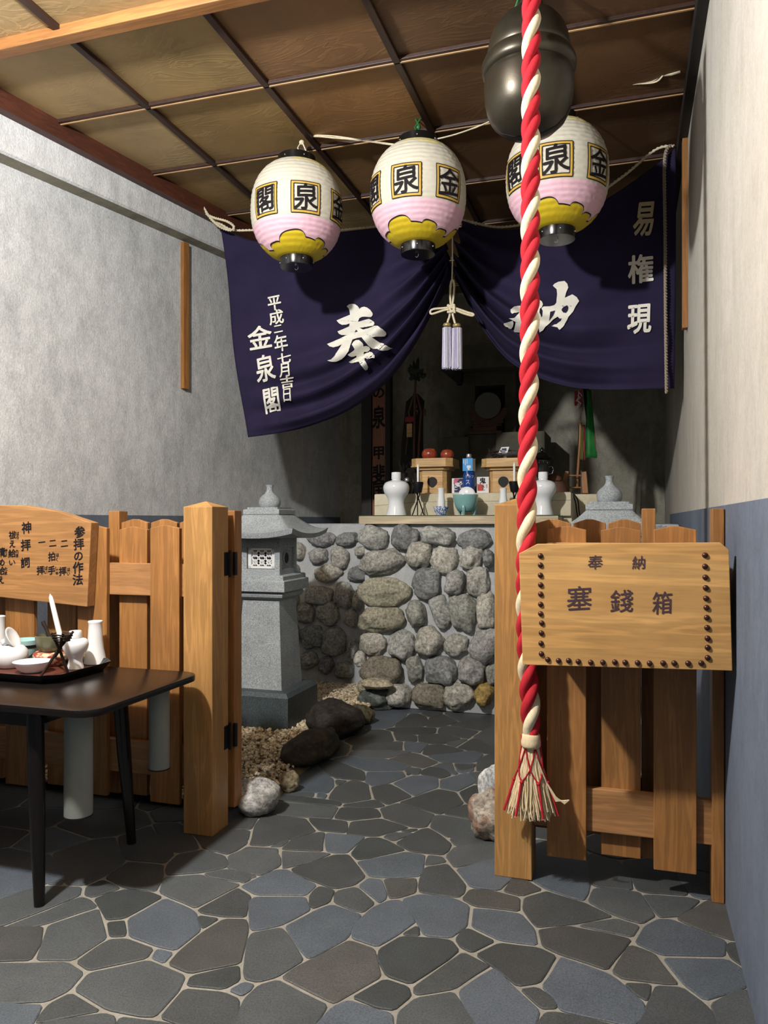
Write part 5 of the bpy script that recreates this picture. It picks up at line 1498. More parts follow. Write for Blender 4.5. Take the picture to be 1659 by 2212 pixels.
# ---- two offering trays on stands (sanbo)
def sanbo(px, Y, label, rot=0.0):
    x = xat(px, Y); u = upx(px, Y)
    t = thing('offering_stand', label, 'offering stand', (x, Y, KZ), 'pair of pale wooden offering stands')
    b = 0.098; ch = 0.026; z1 = zat(px, 1017, Y)
    oct_ = lambda h, c: [(h - c, -h), (h, -h + c), (h, h - c), (h - c, h), (-h + c, h), (-h, h - c), (-h, -h + c), (-h + c, -h)]
    mb = MB(); mb.prism(oct_(b, ch), lambda p, q, w: (x + p, Y + q, KZ + w), z1 - KZ, 0.001); mb.build('stand', M['sanbo'], t)
    # keyhole opening
    zc = KZ + (z1 - KZ) * 0.50; r = 0.036
    kp = []
    for i in range(25):
        a = math.radians(-50 + 280 * i / 24); kp.append((r * math.cos(a), r * 0.95 * math.sin(a)))
    kp += [(-0.020, -0.030), (-0.008, -0.040), (0.008, -0.040), (0.020, -0.030)]
    mb = MB(); mb.prism(kp, lambda p, q, w: (x + p, Y - b - 0.0012 + w, zc + q), 0.0014); mb.build('keyhole', M['blackm'], t)
    B = 0.148; C = 0.042; zt0 = zat(px, 1011, Y); zt1 = zat(px, 993, Y)
    mb = MB(); mb.prism(oct_(B * 0.80, C * .8), lambda p, q, w: (x + p, Y + q, z1 + w), zt0 - z1); mb.prism(oct_(B + .004, C), lambda p, q, w: (x + p, Y + q, zt0 + w), 0.008, 0.001)
    mb.prism(oct_(B - .008, C - .002), lambda p, q, w: (x + p, Y + q, zt0 + .006 + w), zt1 - zt0 - .016)
    o8 = oct_(B, C); i8 = oct_(B - 0.010, C - .003)
    for k in range(8):
        k2 = (k + 1) % 8
        q = [o8[k], o8[k2], i8[k2], i8[k]]
        mb.prism(q, lambda p, q_, w: (x + p, Y + q_, zt0 + 0.008 + w), zt1 - zt0 - 0.008)
    mb.build('tray', M['sanbo'], t)
    return t, zt1 - 0.010, zt1
SYY = 5.40
s1, sz0, sz1 = sanbo(941, SYY, 'pale wooden offering stand carrying two apples')
s2_, sz0b, _ = sanbo(1092, SYY, 'pale wooden offering stand carrying a wrapped packet')
def apple(px, Y, r, label, seed):
    x = xat(px, Y); mb = MB(); z = sz0 + r * 0.86
    def fn(d): return 1 - 0.14 * max(0, d.z - 0.72) / .28 - 0.10 * max(0, -d.z - 0.72) / .28 + 0.02 * math.sin(5 * math.atan2(d.y, d.x)) * max(0, -d.z)
    t = thing('apple', label, 'apple', (x, Y, sz0), 'apples on the offering stand')
    mb.ball((x, Y, z), (r, r, r * .92), 36, 24, fn=fn); mb.build('fruit', M['apple'], t, 180)
    mb = MB(); mb.tube([(x, Y, z + r * .74), (x + .004, Y, z + r * .9), (x + .01, Y, z + r * 1.1)], 0.0022, 6); mb.build('stem', M['twig'], t, 60)
apple(928, SYY, 0.056, 'larger round red apple on the offering stand', 1)
apple(966, SYY - 0.02, 0.048, 'smaller red apple next to the blue bottle', 2)
# packet on the other stand
t = thing('wrapped_packet', 'clear film packet of dark dried food with a white printed card', 'packet', (xat(1096, SYY), SYY, sz0b))
rr = random.Random(4); x = xat(1096, SYY)
mb = MB()
for k in range(46):
    a = rr.uniform(-.5, .5); cx = x + rr.uniform(-.08, .07); cy = SYY + rr.uniform(-.09, .06); cz = sz0b + 0.03 + rr.uniform(0, .03)
    L = rr.uniform(.03, .06)
    mb.tube([(cx - L * math.cos(a), cy - L * math.sin(a), cz + rr.uniform(-.01, .006)), (cx, cy, cz + .006), (cx + L * math.cos(a), cy + L * math.sin(a), cz + rr.uniform(-.01, .006))], rr.uniform(.002, .004), 5)
mb.build('dried_food', M['twig'], t, 60)
mb = MB(); mb.ball((x + 0.015, SYY - .02, sz0b + .045), (0.10, 0.085, 0.028), 22, 12, fn=lambda d: 1 + .12 * noise.noise(d * 3)); mb.build('film_wrap', M['film'], t, 60)
p = [onY(a, b, SYY - .11) for a, b in ((1077, 978), (1096, 978), (1100, 965), (1083, 966))]
mb = MB(); mb.add(p + [q + Vector((0, .002, 0)) for q in p], [(0, 1, 2, 3), (7, 6, 5, 4), (0, 4, 5, 1), (1, 5, 6, 2), (2, 6, 7, 3), (3, 7, 4, 0)])
mb.add([onY(1085, 977, SYY - .105), onY(1094, 977, SYY - .105), onY(1094, 990, SYY - .06), onY(1085, 990, SYY - .06)], [(0, 1, 2, 3)]); mb.build('card', M['cardw'], t)
mb = MB()
for q in ((1087, 971, 6, 5), (1092, 971, 4, 6), (1087, 976, 9, 2), (1082, 974, 3, 4)):
    a, b, w, h = q; mb.add([onY(a - w / 2, b + h / 2, SYY - .112), onY(a + w / 2, b + h / 2, SYY - .112), onY(a + w / 2, b - h / 2, SYY - .112), onY(a - w / 2, b - h / 2, SYY - .112)], [(0, 1, 2, 3)])
mb.build('card_print', M['navyp'], t)
mb = MB(); mb.tube([onY(1063, 983, SYY - .05), onY(1059, 975, SYY - .05), onY(1055, 969, SYY - .05)], [0.005, 0.007, 0.003], 8); mb.tube([onY(1063, 983, SYY - .05), onY(1070, 990, SYY - .04), (x - .03, SYY, sz0b + .03)], 0.003, 6); mb.build('stalk', M['twig'], t, 60)
# ---- blue bottle with a sky blue card on its neck
Y = 5.29; u = upx(1012, Y) / 10.37; x = xat(1013, Y)
t = thing('blue_bottle', 'cobalt blue bottle with sky blue neck card and silver cap', 'bottle', (x, Y, KZ))
def zz(y): return zat(1013, 930 + y / 10.37, Y)
mb = MB(); mb.lathe([(0, KZ), (118 * u, KZ), (128 * u, KZ + .004), (132 * u, zz(1250)), (138 * u, zz(1100)), (137 * u, zz(1000)), (120 * u, zz(940)), (96 * u, zz(900)), (60 * u, zz(840)), (52 * u, zz(640)), (52 * u, zz(610))], (x, Y, 0), 40); mb.build('glass_body', M['bluegl'], t, 50)
mb = MB(); mb.lathe([(58 * u, zz(612)), (62 * u, zz(600)), (60 * u, zz(545)), (54 * u, zz(528)), (0, zz(526))], (x, Y, 0), 28); mb.build('cap', M['silver'], t, 50)
mb = MB(); Mr = Matrix.Translation((x, Y, 0)) @ Matrix.Rotation(math.radians(-6), 4, 'Z')
mb.box((-115 * u, -110 * u, zz(912)), (118 * u, -104 * u, zz(630)), 0.0, 0, Mr); mb.box((112 * u, -108 * u, zz(912)), (118 * u, 108 * u, zz(640)), 0.0, 1, Mr)
mb.box((-115 * u, 104 * u, zz(912)), (118 * u, 110 * u, zz(630)), 0.0, 0, Mr); mb.box((-115 * u, -110 * u, zz(912)), (-109 * u, 110 * u, zz(630)), 0.0, 0, Mr)
mb.build('neck_card', [M['sky'], M['cardw']], t)
mb = MB()
def cyl(a, b):
    r = 140.5 * u; th = (a - 520) * u / r
    return Vector((x + r * math.sin(th + .28), Y - r * math.cos(th + .28), zz(b)))
w = write([('S', 490, 950, 75, 80), ('ア', 450, 1040, 45, 55), ('ル', 520, 1035, 55, 60), ('プ', 590, 1040, 60, 60), ('ス', 480, 1160, 95, 110)], cyl, 0.0, 0.05, cut=18)
w.build('label_print', M['cardw'], t, weld=False)
def flat(a, b): return Mr @ Vector(((a - 520) * u, -111.5 * u, zz(b)))
mb = MB()
for q in ((430, 700, 12, 90), (470, 720, 12, 130), (510, 700, 12, 110), (550, 820, 90, 60), (545, 870, 40, 40)):
    a, b, w_, h_ = q; mb.add([flat(a - w_ / 2, b + h_ / 2), flat(a + w_ / 2, b + h_ / 2), flat(a + w_ / 2, b - h_ / 2), flat(a - w_ / 2, b - h_ / 2)], [(0, 1, 2, 3)])
mb.build('card_print', M['cardw'], t)
# ---- two small drink cartons
Y = 5.30
def carton(x0, x1, y0, y1, dep, label, build):
    a, b = xat(x0, Y), xat(x1, Y); z1 = zat((x0 + x1) / 2, y0, Y)
    t = thing('drink_carton', label, 'carton', ((a + b) / 2, Y, KZ), 'small sake cartons on the altar step')
    mb = MB(); mb.box((a, Y, KZ), (b, Y + dep, z1), 0.0015); mb.build('box', M['cardw'], t)
    build(t, lambda p, q: onY(960 + p / 10.37, 930 + q / 10.37, Y - 0.0012))
def quad(t, f, pts, m, nm, o=0.0):
    mb = MB(); n = len(pts); mb.add([f(a, b) + Vector((0, -o, 0)) for a, b in pts], [tuple(range(n))]); return mb.build(nm, m, t)
def b1(t, f):
    quad(t, f, [(222, 1388), (500, 1388), (500, 1075), (222, 1075)], M['navyp'], 'navy_panel')
    quad(t, f, [(205, 1200), (240, 1200), (345, 1075), (235, 1075), (210, 1110)], M['pinkp'], 'pink_corner', .0006)
    w = write([('鬼', 290, 1215, 110, 90), ('こ', 260, 1300, 80, 70), ('ろ', 365, 1180, 85, 80), ('し', 372, 1265, 70, 75)], lambda a, b: f(a, b) + Vector((0, -.0012, 0)), 0.04, 0.15); w.build('lettering', M['cardw'], t, weld=False)
def b2(t, f):
    quad(t, f, [(740, 1350), (860, 1350), (870, 1225), (800, 1190), (770, 1210), (735, 1190)], M['redp'], 'red_figure')
    w = write([('鬼', 855, 1125, 130, 120), ('こ', 868, 1215, 60, 45), ('ろ', 872, 1265, 60, 50), ('し', 882, 1318, 60, 50)], lambda a, b: f(a, b) + Vector((0, -.0006, 0)), 0.03, 0.05); w.build('lettering', M['ink'], t, weld=False)
    w = write([('吉', 945, 1245, 45, 80)], lambda a, b: f(a, b) + Vector((0, -.0006, 0)), 0.0, 0.05); w.build('small_print', M['redp'], t, weld=False)
carton(976, 1007, 1033, 1064, 0.06, 'small navy and pink sake carton beside the blue bottle', b1)
carton(1030, 1056, 1030, 1063, 0.06, 'small white sake carton with red figure beside the blue bottle', b2)
# grey stones behind the carton, dark little bottle at the far side
mb = MB(); mb.col = []
for c, r in (((1033, 1028), 0.045), ((1047, 1022), 0.038)):
    p = onY(*c, 5.55); n = len(mb.v); mb.ball((p.x, 5.55, KZ + r * .9), (r, r * .8, r * .95), 20, 14, fn=lambda d: 1 + .12 * noise.noise(d * 2)); mb.col += [lin('#7d8283')[:3]] * (len(mb.v) - n)
# (two stones, each its own thing)
half = len(mb.v) // 2; hf = len(mb.f) // 2
for k in range(2):
    m1 = MB(); m1.v = mb.v[k * half:(k + 1) * half]; m1.f = [tuple(i - k * half for i in f) for f in mb.f[k * hf:(k + 1) * hf]]; m1.mi = [0] * hf; m1.col = mb.col[k * half:(k + 1) * half]
    tag(m1.build('pebble', M['cobble'], None, 180), ('larger' if k == 0 else 'smaller') + ' rounded grey stone behind the white sake carton', 'stone')
t = thing('votive_vase', 'small black vase with pale lid in the shade behind the white vase', 'vase', (xat(879, 5.42), 5.42, KZ))
x = xat(879, 5.42); mb = MB(); mb.lathe([(0.02, KZ), (0.03, KZ + .01), (0.036, KZ + .05), (0.028, KZ + .085), (0.016, KZ + .095), (0, KZ + .096)], (x, 5.42, 0), 24); mb.build('body', M['black'], t, 50)
mb = MB(); mb.lathe([(0.016, KZ + .094), (0.019, KZ + .10), (0.017, KZ + .118), (0.008, KZ + .124), (0, KZ + .125)], (x, 5.42, 0), 20); mb.build('lid', M['silver'], t, 50)
mb = MB()
for k in range(2):
    xx = xat(872 + k * 26, 5.5); mb.lathe([(0.03, KZ), (0.024, KZ + .02), (0.014, KZ + .10), (0.03, KZ + .16), (0.024, KZ + .165), (0, KZ + .16)], (xx, 5.5, 0), 20)
    for q in range(14):
        a = random.uniform(0, 6.28); b = random.uniform(.2, 1.0)
        mb.tube([(xx, 5.5, KZ + .16), (xx + .03 * math.cos(a) * b, 5.5 + .03 * math.sin(a), KZ + .2), (xx + .05 * math.cos(a) * b, 5.5 + .05 * math.sin(a), KZ + .2 + .05 * b)], [.002, .008, .001], 5)
    tag(mb.build('flower_vase', M['blackm'], None, 60), ('dark metal vase of twigs in the shade ' + ('nearest the plaque' if k == 0 else 'behind the candle stand')), 'vase'); mb = MB()

# ---- black incense burner and the brown covered lump behind the white vase
Y = 5.42; u = upx(1172, Y) / 9.217; x = xat(1171, Y)
t = thing('incense_burner', 'black lacquered incense burner with domed lid behind the white vase', 'incense burner', (x, Y, KZ))
def zq(y): return zat(1171, 940 + y / 9.217, Y)
mb = MB(); mb.lathe([(235 * u, zq(468)), (225 * u, zq(460)), (160 * u, zq(450)), (135 * u, zq(410)), (105 * u, zq(365)), (60 * u, zq(342)), (24 * u, zq(335)), (22 * u, zq(330)), (46 * u, zq(318)), (50 * u, zq(298)), (40 * u, zq(280)), (20 * u, zq(258)), (5 * u, zq(238)), (0, zq(236))], (x, Y, 0), 40)
mb.lathe([(0, zq(490)), (150 * u, zq(490)), (200 * u, zq(478)), (235 * u, zq(468))], (x, Y, 0), 40); mb.build('lid', M['black'], t, 50)
mb = MB(); mb.lathe([(60 * u, KZ), (90 * u, KZ + .004), (70 * u, zq(900)), (110 * u, zq(820)), (130 * u, zq(700)), (120 * u, zq(600)), (135 * u, zq(560)), (140 * u, zq(500)), (0, zq(495))], (x, Y, 0), 36); mb.build('body', M['black'], t, 50)
mb = MB()
for k in range(10):
    a = k * math.tau / 10; mb.ball((x + 138 * u * math.cos(a), Y + 138 * u * math.sin(a), zq(540 + 20 * (k % 2))), (0.006, 0.006, 0.011), 8, 6)
mb.build('carved_band', M['bronze'], t, 60)
for s in (-1, 1):
    mb = MB(); mb.tube([(x + s * 120 * u, Y, zq(640)), (x + s * 200 * u, Y, zq(625)), (x + s * 225 * u, Y, zq(690)), (x + s * 200 * u, Y, zq(770)), (x + s * 125 * u, Y, zq(780))], 0.0055, 8); mb.build('handle', M['black'], t, 60)
mb = MB(); c = onY(1197, 1040, 5.6); u = upx(1197, 5.6)
mb.lathe([(30 * u, KZ), (30 * u, KZ + 6 * u), (25 * u, KZ + 18 * u), (15 * u, KZ + 36 * u), (12 * u, KZ + 40 * u), (8 * u, KZ + 44 * u), (0, KZ + 45 * u)], (c.x, 5.6, 0), 32)
tag(mb.build('wooden_fish_drum', M['ribbon_br'], None, 50), 'brown rounded drum shape behind the white vase on the altar step', 'drum')
# ---- small wooden rack with a pole of ribbons
Y = 5.78; KZ2 = zat(1270, 1066, KY2)
t = thing('wooden_rack', 'small brown wooden rack on the cream block near the back wall', 'rack', (xat(1242, Y), Y, KZ2))
def R5(a, b, Y=Y): return onY(1120 + a / 9.217, 940 + b / 9.217, Y)
for nm, q, w in (('side', [(850, 1090), (1000, 1090), (955, 940), (1000, 720), (930, 715), (870, 920)], .03), ('side', [(1270, 1155), (1390, 1155), (1350, 720), (1255, 735)], .05)):
    poly = [(R5(a, b).x, max(KZ2, R5(a, b).z)) for a, b in q]
    mb = MB(); mb.prism(poly, lambda p, q_, w_: (p, Y + w_, q_), w, 0.001); mb.build(nm, M['standw'], t)
mb = MB()
for yy, e in ((800, 985), (1040, 1000)): mb.tube([R5(e - 20, yy) + Vector((0, .02, 0)), R5(1265, yy + 2) + Vector((0, .02, 0))], 0.006, 8)
mb.build('rungs', M['standw'], t, 60)
mb = MB(); mb.box((R5(1240, 0).x, Y + .0, KZ2), (R5(1262, 0).x, Y + .03, R5(0, 735).z)); mb.build('side', M['darkw'], t)
Y2 = 5.86
t = thing('ribbon_staff', 'thin wooden staff with green and olive ribbons and white paper', 'staff', tuple(R5(1170, 1030, Y2)))
mb = MB(); mb.tube([R5(1170, 1030, Y2), R5(1180, 760, Y2), R5(1225, 100, Y2), R5(1245, -600, Y2), R5(1250, -1500, Y2)], 0.0095, 8); mb.build('staff_pole', M['standw'], t, 60)
def ribbon(a0, b0, w0, a1, b1, w1, m, nm, Y, seed):
    mb = MB(); n = 14; vs = []; fs = []
    for i in range(n + 1):
        tt = i / n; a = a0 + (a1 - a0) * tt; b = b0 + (b1 - b0) * tt; w = w0 + (w1 - w0) * tt
        for j in range(5):
            q = -1 + j / 2; p = R5(a + q * w / 2, b + 12 * math.sin(j * 2 + seed) * (i == n), Y)
            vs.append(p + Vector((0, -0.010 * math.cos(q * 3.0 + seed) + 0.006 * math.sin(i * .7 + seed), 0)))
    for i in range(n):
        for j in range(4): fs.append((i * 5 + j, i * 5 + j + 1, i * 5 + j + 6, i * 5 + j + 5))
    mb.add(vs, fs); o = mb.build(nm, m, t, 180); s = o.modifiers.new('thickness', 'SOLIDIFY'); s.thickness = 0.0015
ribbon(1400, -900, 90, 1450, 450, 230, M['green'], 'ribbon', Y2 - .02, 1)
ribbon(1395, -900, 50, 1520, 440, 100, M['ribbon_br'], 'ribbon', Y2 - .005, 3)
ribbon(1230, -200, 60, 1195, 490, 60, M['ribbon_dk'], 'ribbon', Y2 + .012, 4)
ribbon(1275, -200, 45, 1262, 495, 60, M['ribbon_ol'], 'ribbon', Y2 - .012, 2)
ribbon(1310, -200, 30, 1312, 500, 44, M['ribbon_rd'], 'ribbon', Y2 - .014, 5)
ribbon(1340, -1000, 120, 1390, -300, 90, M['ribbon_dk'], 'ribbon', Y2 - .008, 6)
ribbon(1230, -560, 60, 1235, -260, 66, M['cream'], 'paper_strip', Y2 - .03, 2)
mb = MB(); mb.box(R5(1115, -590, Y2 - .04), R5(1270, -880, Y2 - .02) + Vector((0, 0.0, 0)), 0.004); mb.build('red_charm', M['ribbon_rd'], t)
mb = MB()
for k in range(10):
    p0 = R5(1200 + 12 * math.sin(k), -880 + 30 * k, Y2 - .042); mb.tube([p0, p0 + Vector((.012 * math.sin(k * 2.1), -.006, -.012)), p0 + Vector((.02 * math.sin(k * 1.3), -.004, -.03))], .0028, 5)
mb.build('white_knot', M['cardw'], t, 60)

# ---- sakaki branch standing over black streamers
Y = 6.0
def R6(a, b, Y=Y): return onY(780 + a / 9.217, 760 + b / 9.217, Y)
t = thing('sakaki_staff', 'dark leafy branch over long black streamers beside the wooden plaque', 'ceremonial staff', (R6(1000, 0).x, Y, PZ))
mb = MB(); mb.tube([(R6(1040, 0).x, Y, PZ), R6(1060, 1500), R6(1070, 900), R6(1085, 560)], 0.010, 8); mb.build('pole', M['ribbon_br'], t, 60)
rr = random.Random(12); mb = MB()
base = R6(1085, 560)
tips = [(1135, 100, 55), (1035, 170, 50), (1000, 265, 55), (950, 320, 70), (955, 395, 60), (945, 520, 55), (1260, 345, 60), (1320, 455, 70), (1205, 575, 45), (1230, 430, 50), (990, 450, 60), (1090, 250, 60), (1170, 300, 60), (1010, 380, 60), (1180, 420, 60), (1060, 200, 40), (1120, 330, 70), (1040, 480, 60), (1150, 500, 60)]
for a, b, w in tips:
    tip = R6(a, b) + Vector((0, rr.uniform(-.05, .05), 0)); st_ = base.lerp(tip, rr.uniform(0.1, 0.45))
    d = tip - st_; s = d.cross(Vector((0, 1, 0))); s.normalize(); ww = upx(900, Y) / 9.217 * w * 0.75
    vs = []; fs = []; n = 8
    for i in range(n + 1):
        tt = i / n; c = st_ + d * tt; h = ww * math.sin(math.pi * min(1, tt * .94 + .04)) ** .8
        vs += [c - s * h + Vector((0, .006, 0)), c + Vector((0, -.003, 0)), c + s * h + Vector((0, .006, 0))]
    for i in range(n): fs += [(i * 3, i * 3 + 1, i * 3 + 4, i * 3 + 3), (i * 3 + 1, i * 3 + 2, i * 3 + 5, i * 3 + 4)]
    mb.add(vs, fs)
    mb.tube([base, st_], 0.003, 5)
o = mb.build('leaves', M['leaf'], t, 60)
ol = [(1050, 820), (1110, 820), (1240, 960), (1215, 1330), (1215, 2150), (1130, 2300), (760, 2300), (790, 1800), (880, 990)]
mb = MB(); n = len(ol)
mb.prism([(R6(a, b).x, R6(a, b).z) for a, b in ol], lambda p, q, w: (p, Y + 0.02 + w, q), 0.02, 0.002); mb.build('black_streamer', M['blackm'], t)
def rib6(pts, w, m, nm, dy):
    mb = MB(); n = len(pts); vs = []
    for a, b in pts: vs += [R6(a - w / 2, b, Y) + Vector((0, dy, 0)), R6(a + w / 2, b, Y) + Vector((0, dy - .004, 0))]
    mb.add(vs, [(2 * i, 2 * i + 1, 2 * i + 3, 2 * i + 2) for i in range(n - 1)]); o = mb.build(nm, m, t, 180); s = o.modifiers.new('thickness', 'SOLIDIFY'); s.thickness = .0015
rib6([(1060, 830), (1010, 1000), (950, 1200), (985, 1380), (975, 1430)], 34, M['ribbon_br'], 'ribbon', -.004)
rib6([(1110, 830), (1150, 1000), (1200, 1200), (1180, 1400), (1150, 1900), (1140, 2250)], 40, M['ribbon_br'], 'ribbon', -.004)
rib6([(930, 1700), (910, 1850), (890, 2050)], 30, M['ribbon_br'], 'ribbon', -.003)
mb = MB(); mb.box(R6(905, 1700, Y - .012), R6(1020, 1430, Y - .002), 0.003); mb.build('wooden_tag', M['sanbo'], t)
mb = MB(); mb.box(R6(1235, 1270, Y - .01), R6(1290, 1140, Y + .01), 0.003); mb.build('small_box', M['ribbon_br'], t)
mb = MB(); mb.box(R6(875, 1400, Y - .01), R6(1060, 1290, Y - .0), 0.004); mb.build('red_pouch', M['ribbon_rd'], t)
w = write([('日', 1085, 1075, 50, 60), ('二', 1080, 1130, 45, 30), ('竹', 1090, 1185, 70, 60), ('一', 1085, 1245, 90, 20)], lambda a, b: R6(a, b, Y) + Vector((0, -.003 + .018, 0)), 0.0, 0.0); w.build('lettering', M['cloth_buff'], t, weld=False)

# ---- tall plaque
Y = 6.15
def R9(a, b, Y=Y): return onY(780 + a / 9.217, 760 + b / 9.217, Y)
x0, x1 = R9(20, 0).x, R9(600, 0).x
t = thing('name_plaque', 'tall wooden plaque with black characters framed by dark posts', 'plaque', ((x0 + x1) / 2, Y, PZ))
mb = MB(); mb.box((R9(222, 0).x, Y, PZ), (R9(488, 0).x, Y + .03, 2.6), 0.003); mb.build('board', M['plaquew'], t)
for a, b in ((20, 218), (492, 590)):
    mb = MB(); mb.box((R9(a, 0).x, Y - .02, PZ), (R9(b, 0).x, Y + .06, 2.62), 0.004); mb.build('side_post', M['black_wood'], t)
T = []
for ch, y, h in (('の', 815, 220), ('泉', 1310, 410), ('甲', 2010, 250), ('斐', 2440, 340), ('国', 2770, 310)): T.append((ch, 352, y, 225, h))
write(T, lambda a, b: R9(a, b) + Vector((0, -.0012, 0)), 0.035, 0.06).build('lettering', M['ink'], t, weld=False)

# ---- small stone shrine with mirror
Y = 6.55
def R1(a, b, Y=Y): return onY(720 + a / 4.1475, 740 + b / 4.1475, Y)
t = thing('stone_shrine', 'dark grey stone shrine niche at the back behind the round mirror', 'stone shrine', (R1(1380, 0).x, Y, PZ))
mb = MB(); mb.box((R1(1000, 0).x, Y - .05, PZ), (R1(1210, 0, Y - .05).x, Y + .5, R1(0, 880, Y - .05).z), 0.006); mb.build('base_block', M['ebony'], t)
mb = MB(); mb.box((R1(1465, 0).x, Y - .05, PZ), (R1(1900, 0).x, Y + .5, R1(0, 855, Y - .05).z), 0.006); mb.build('base_block', M['ebony'], t)
mb = MB(); mb.box((R1(1205, 0).x, Y + .0, PZ), (R1(1470, 0).x, Y + .5, R1(0, 862).z), 0.004); mb.build('base_block', M['ebony'], t)
zf = R1(0, 862).z
mb = MB()
mb.box((R1(1150, 0).x, Y + .1, zf), (R1(1250, 0).x, Y + .5, R1(0, 325).z), 0.004); mb.box((R1(1520, 0).x, Y + .1, zf), (R1(1620, 0).x, Y + .5, R1(0, 325).z), 0.004)
mb.box((R1(1250, 0).x, Y + .1, R1(0, 440).z), (R1(1520, 0).x, Y + .5, R1(0, 325).z), 0.004); mb.box((R1(1240, 0).x, Y + .4, zf), (R1(1530, 0).x, Y + .5, R1(0, 325).z)); mb.build('niche', M['ebony'], t)
xa, xb, xm = R1(985, 0).x, R1(1760, 0).x, R1(1385, 0).x; ze = R1(0, 325).z
mb = MB(); mb.prism([(xa, ze), (xb, ze), (xb, ze + .05), (xm + .2, ze + .20), (xm - .2, ze + .20), (xa, ze + .05)], lambda p, q, w: (p, Y - .1 + w, q), .64, 0.006); mb.build('roof', M['ebony'], t)
mb = MB(); mb.prism([(R1(1095, 0).x, ze), (R1(1160, 0).x, ze), (R1(1145, 0).x, R1(0, 440).z), (R1(1110, 0).x, R1(0, 440).z)], lambda p, q, w: (p, Y - .02 + w, q), .06, .002); mb.build('bracket', M['black_wood'], t)
YM = 6.50
t = thing('altar_mirror', 'round metal mirror on a carved dark wooden stand before the stone shrine', 'mirror', (R1(1382, 0, YM).x, YM, R1(0, 860, YM).z))
zb = R1(0, 862, YM - .02).z
mb = MB()
mb.box((R1(1200, 0, YM).x, YM - .02, zb), (R1(1508, 0, YM).x, YM + .12, zb + .022), .002); mb.box((R1(1250, 0, YM).x, YM, zb + .022), (R1(1460, 0, YM).x, YM + .1, zb + .065), .002); mb.box((R1(1215, 0, YM).x, YM - .01, zb + .065), (R1(1506, 0, YM).x, YM + .11, zb + .075), .002); mb.build('tiered_base', M['darkw'], t)
fl_ = [(1290, 785), (1290, 740), (1245, 745), (1250, 700), (1215, 690), (1235, 640), (1205, 600), (1245, 600), (1230, 560), (1285, 600), (1300, 650), (1385, 690), (1460, 650), (1490, 600), (1530, 570), (1550, 590), (1545, 640), (1510, 690), (1520, 710), (1460, 730), (1470, 750), (1430, 785)]
P = [(R1(a, b, YM).x, R1(a, b, YM).z) for a, b in fl_]
P[0] = (P[0][0], zb + .074); P[-1] = (P[-1][0], zb + .074)
mb = MB(); mb.prism(P, lambda p, q, w: (p, YM + .035 + w, q), .03, .0); mb.build('cloud_stand', M['darkw'], t)
c = R1(1385, 565, YM + .02); r = upx(1050, YM) * 118 / 4.1475
mb = MB(); mb.lathe([(0, 0), (r * .98, 0), (r, .003), (r, .010), (0, .012)], (0, 0, 0), 56, M=Matrix.Translation((c.x, YM + .024, c.z)) @ Matrix.Rotation(math.pi / 2, 4, 'X')); mb.build('disc', M['mirror'], t, 40)
# ================================================================== TABLE
TZ = 0.66
def rrect(x0, x1, y0, y1, r, n=8):
    out = []
    for cx, cy, a0 in ((x1 - r, y0 + r, -90), (x1 - r, y1 - r, 0), (x0 + r, y1 - r, 90), (x0 + r, y0 + r, 180)):
        for k in range(n + 1):
            a = math.radians(a0 + 90 * k / n); out.append((cx + r * math.cos(a), cy + r * math.sin(a)))
    return out
TX0, TX1, TY0, TY1 = -3.02, -1.585, 2.025, 2.69
tb = thing('low_table', 'dark brown wooden table with rounded corners before the sign board', 'table', ((TX0 + TX1) / 2, (TY0 + TY1) / 2, 0))
mb = MB(); mb.prism(rrect(TX0, TX1, TY0, TY1, 0.075), lambda u, v, w: (u, v, TZ - 0.026 + w), 0.026, 0.008); mb.build('table_top', M['table'], tb, 40)
def tleg(x, y, sx, sy):
    mb = MB(); r0, r1 = 0.028, 0.017
    mb.tube([(x - sx * .028, y - sy * .02, TZ - .02), (x - sx * .012, y - sy * .01, 0.36), (x + sx * .012, y + sy * .005, 0)], [r0, r0 * .95, r1], 20)
    return mb.build('leg', M['table'], tb, 50)
for x, y, sx, sy in ((-1.838, 2.085, 1, -1), (-1.85, 2.585, 1, 1), (TX0 + .25, 2.085, -1, -1), (TX0 + .25, 2.585, -1, 1)): tleg(x, y, sx, sy)
mb = MB()
for y in (2.10, 2.57): mb.box((TX0 + .25, y - .011, TZ - .085), (-1.86, y + .011, TZ - .024), .002)
for x in (-1.866, TX0 + .25): mb.box((x - .011, 2.1, TZ - .085), (x + .011, 2.57, TZ - .024), .002)
mb.prism([(-1.86, TZ - .024), (-1.66, TZ - .024), (-1.70, TZ - .04), (-1.80, TZ - .055), (-1.86, TZ - .06)], lambda p, q, w: (p, 2.11 + w, q), .03, .001)
mb.build('apron', M['table'], tb)
# grey pipes hanging under the table
def pipe(px, d, r, ybot, label):
    x = (px - PCX) / FPX * d; X = x * CT - d * ST; Yp = d * CT + x * ST; zb = CAM_H + (HY - ybot) / FPX * d
    t = thing('plastic_pipe', label, 'pipe', (X, Yp, zb), 'grey pipes hanging under the dark table')
    mb = MB(); mb.lathe([(r, zb), (r, TZ - .026), (r - .004, TZ - .026), (r - .004, zb)], (X, Yp, 0), 36)
    mb.f = [f for f in mb.f if len(f) == 4]; mb.mi = mb.mi[:len(mb.f)]
    n = 36; mb.f += [(k, (k + 1) % n, 3 * n + (k + 1) % n, 3 * n + k) for k in range(n)]; mb.mi += [0] * n
    mb.build('tube', M['pvc'], t, 40)
    mb = MB(); mb.lathe([(r + .0012, zb), (r + .0015, zb - .004), (r - .005, zb - .004), (r - .005, zb)], (X, Yp, 0), 36); mb.build('dark_lower_rim', M['blackm'], t, 50)
pipe(169.5, 2.62, 0.0465, 1758, 'thicker grey plastic pipe hanging under the table near its front leg')
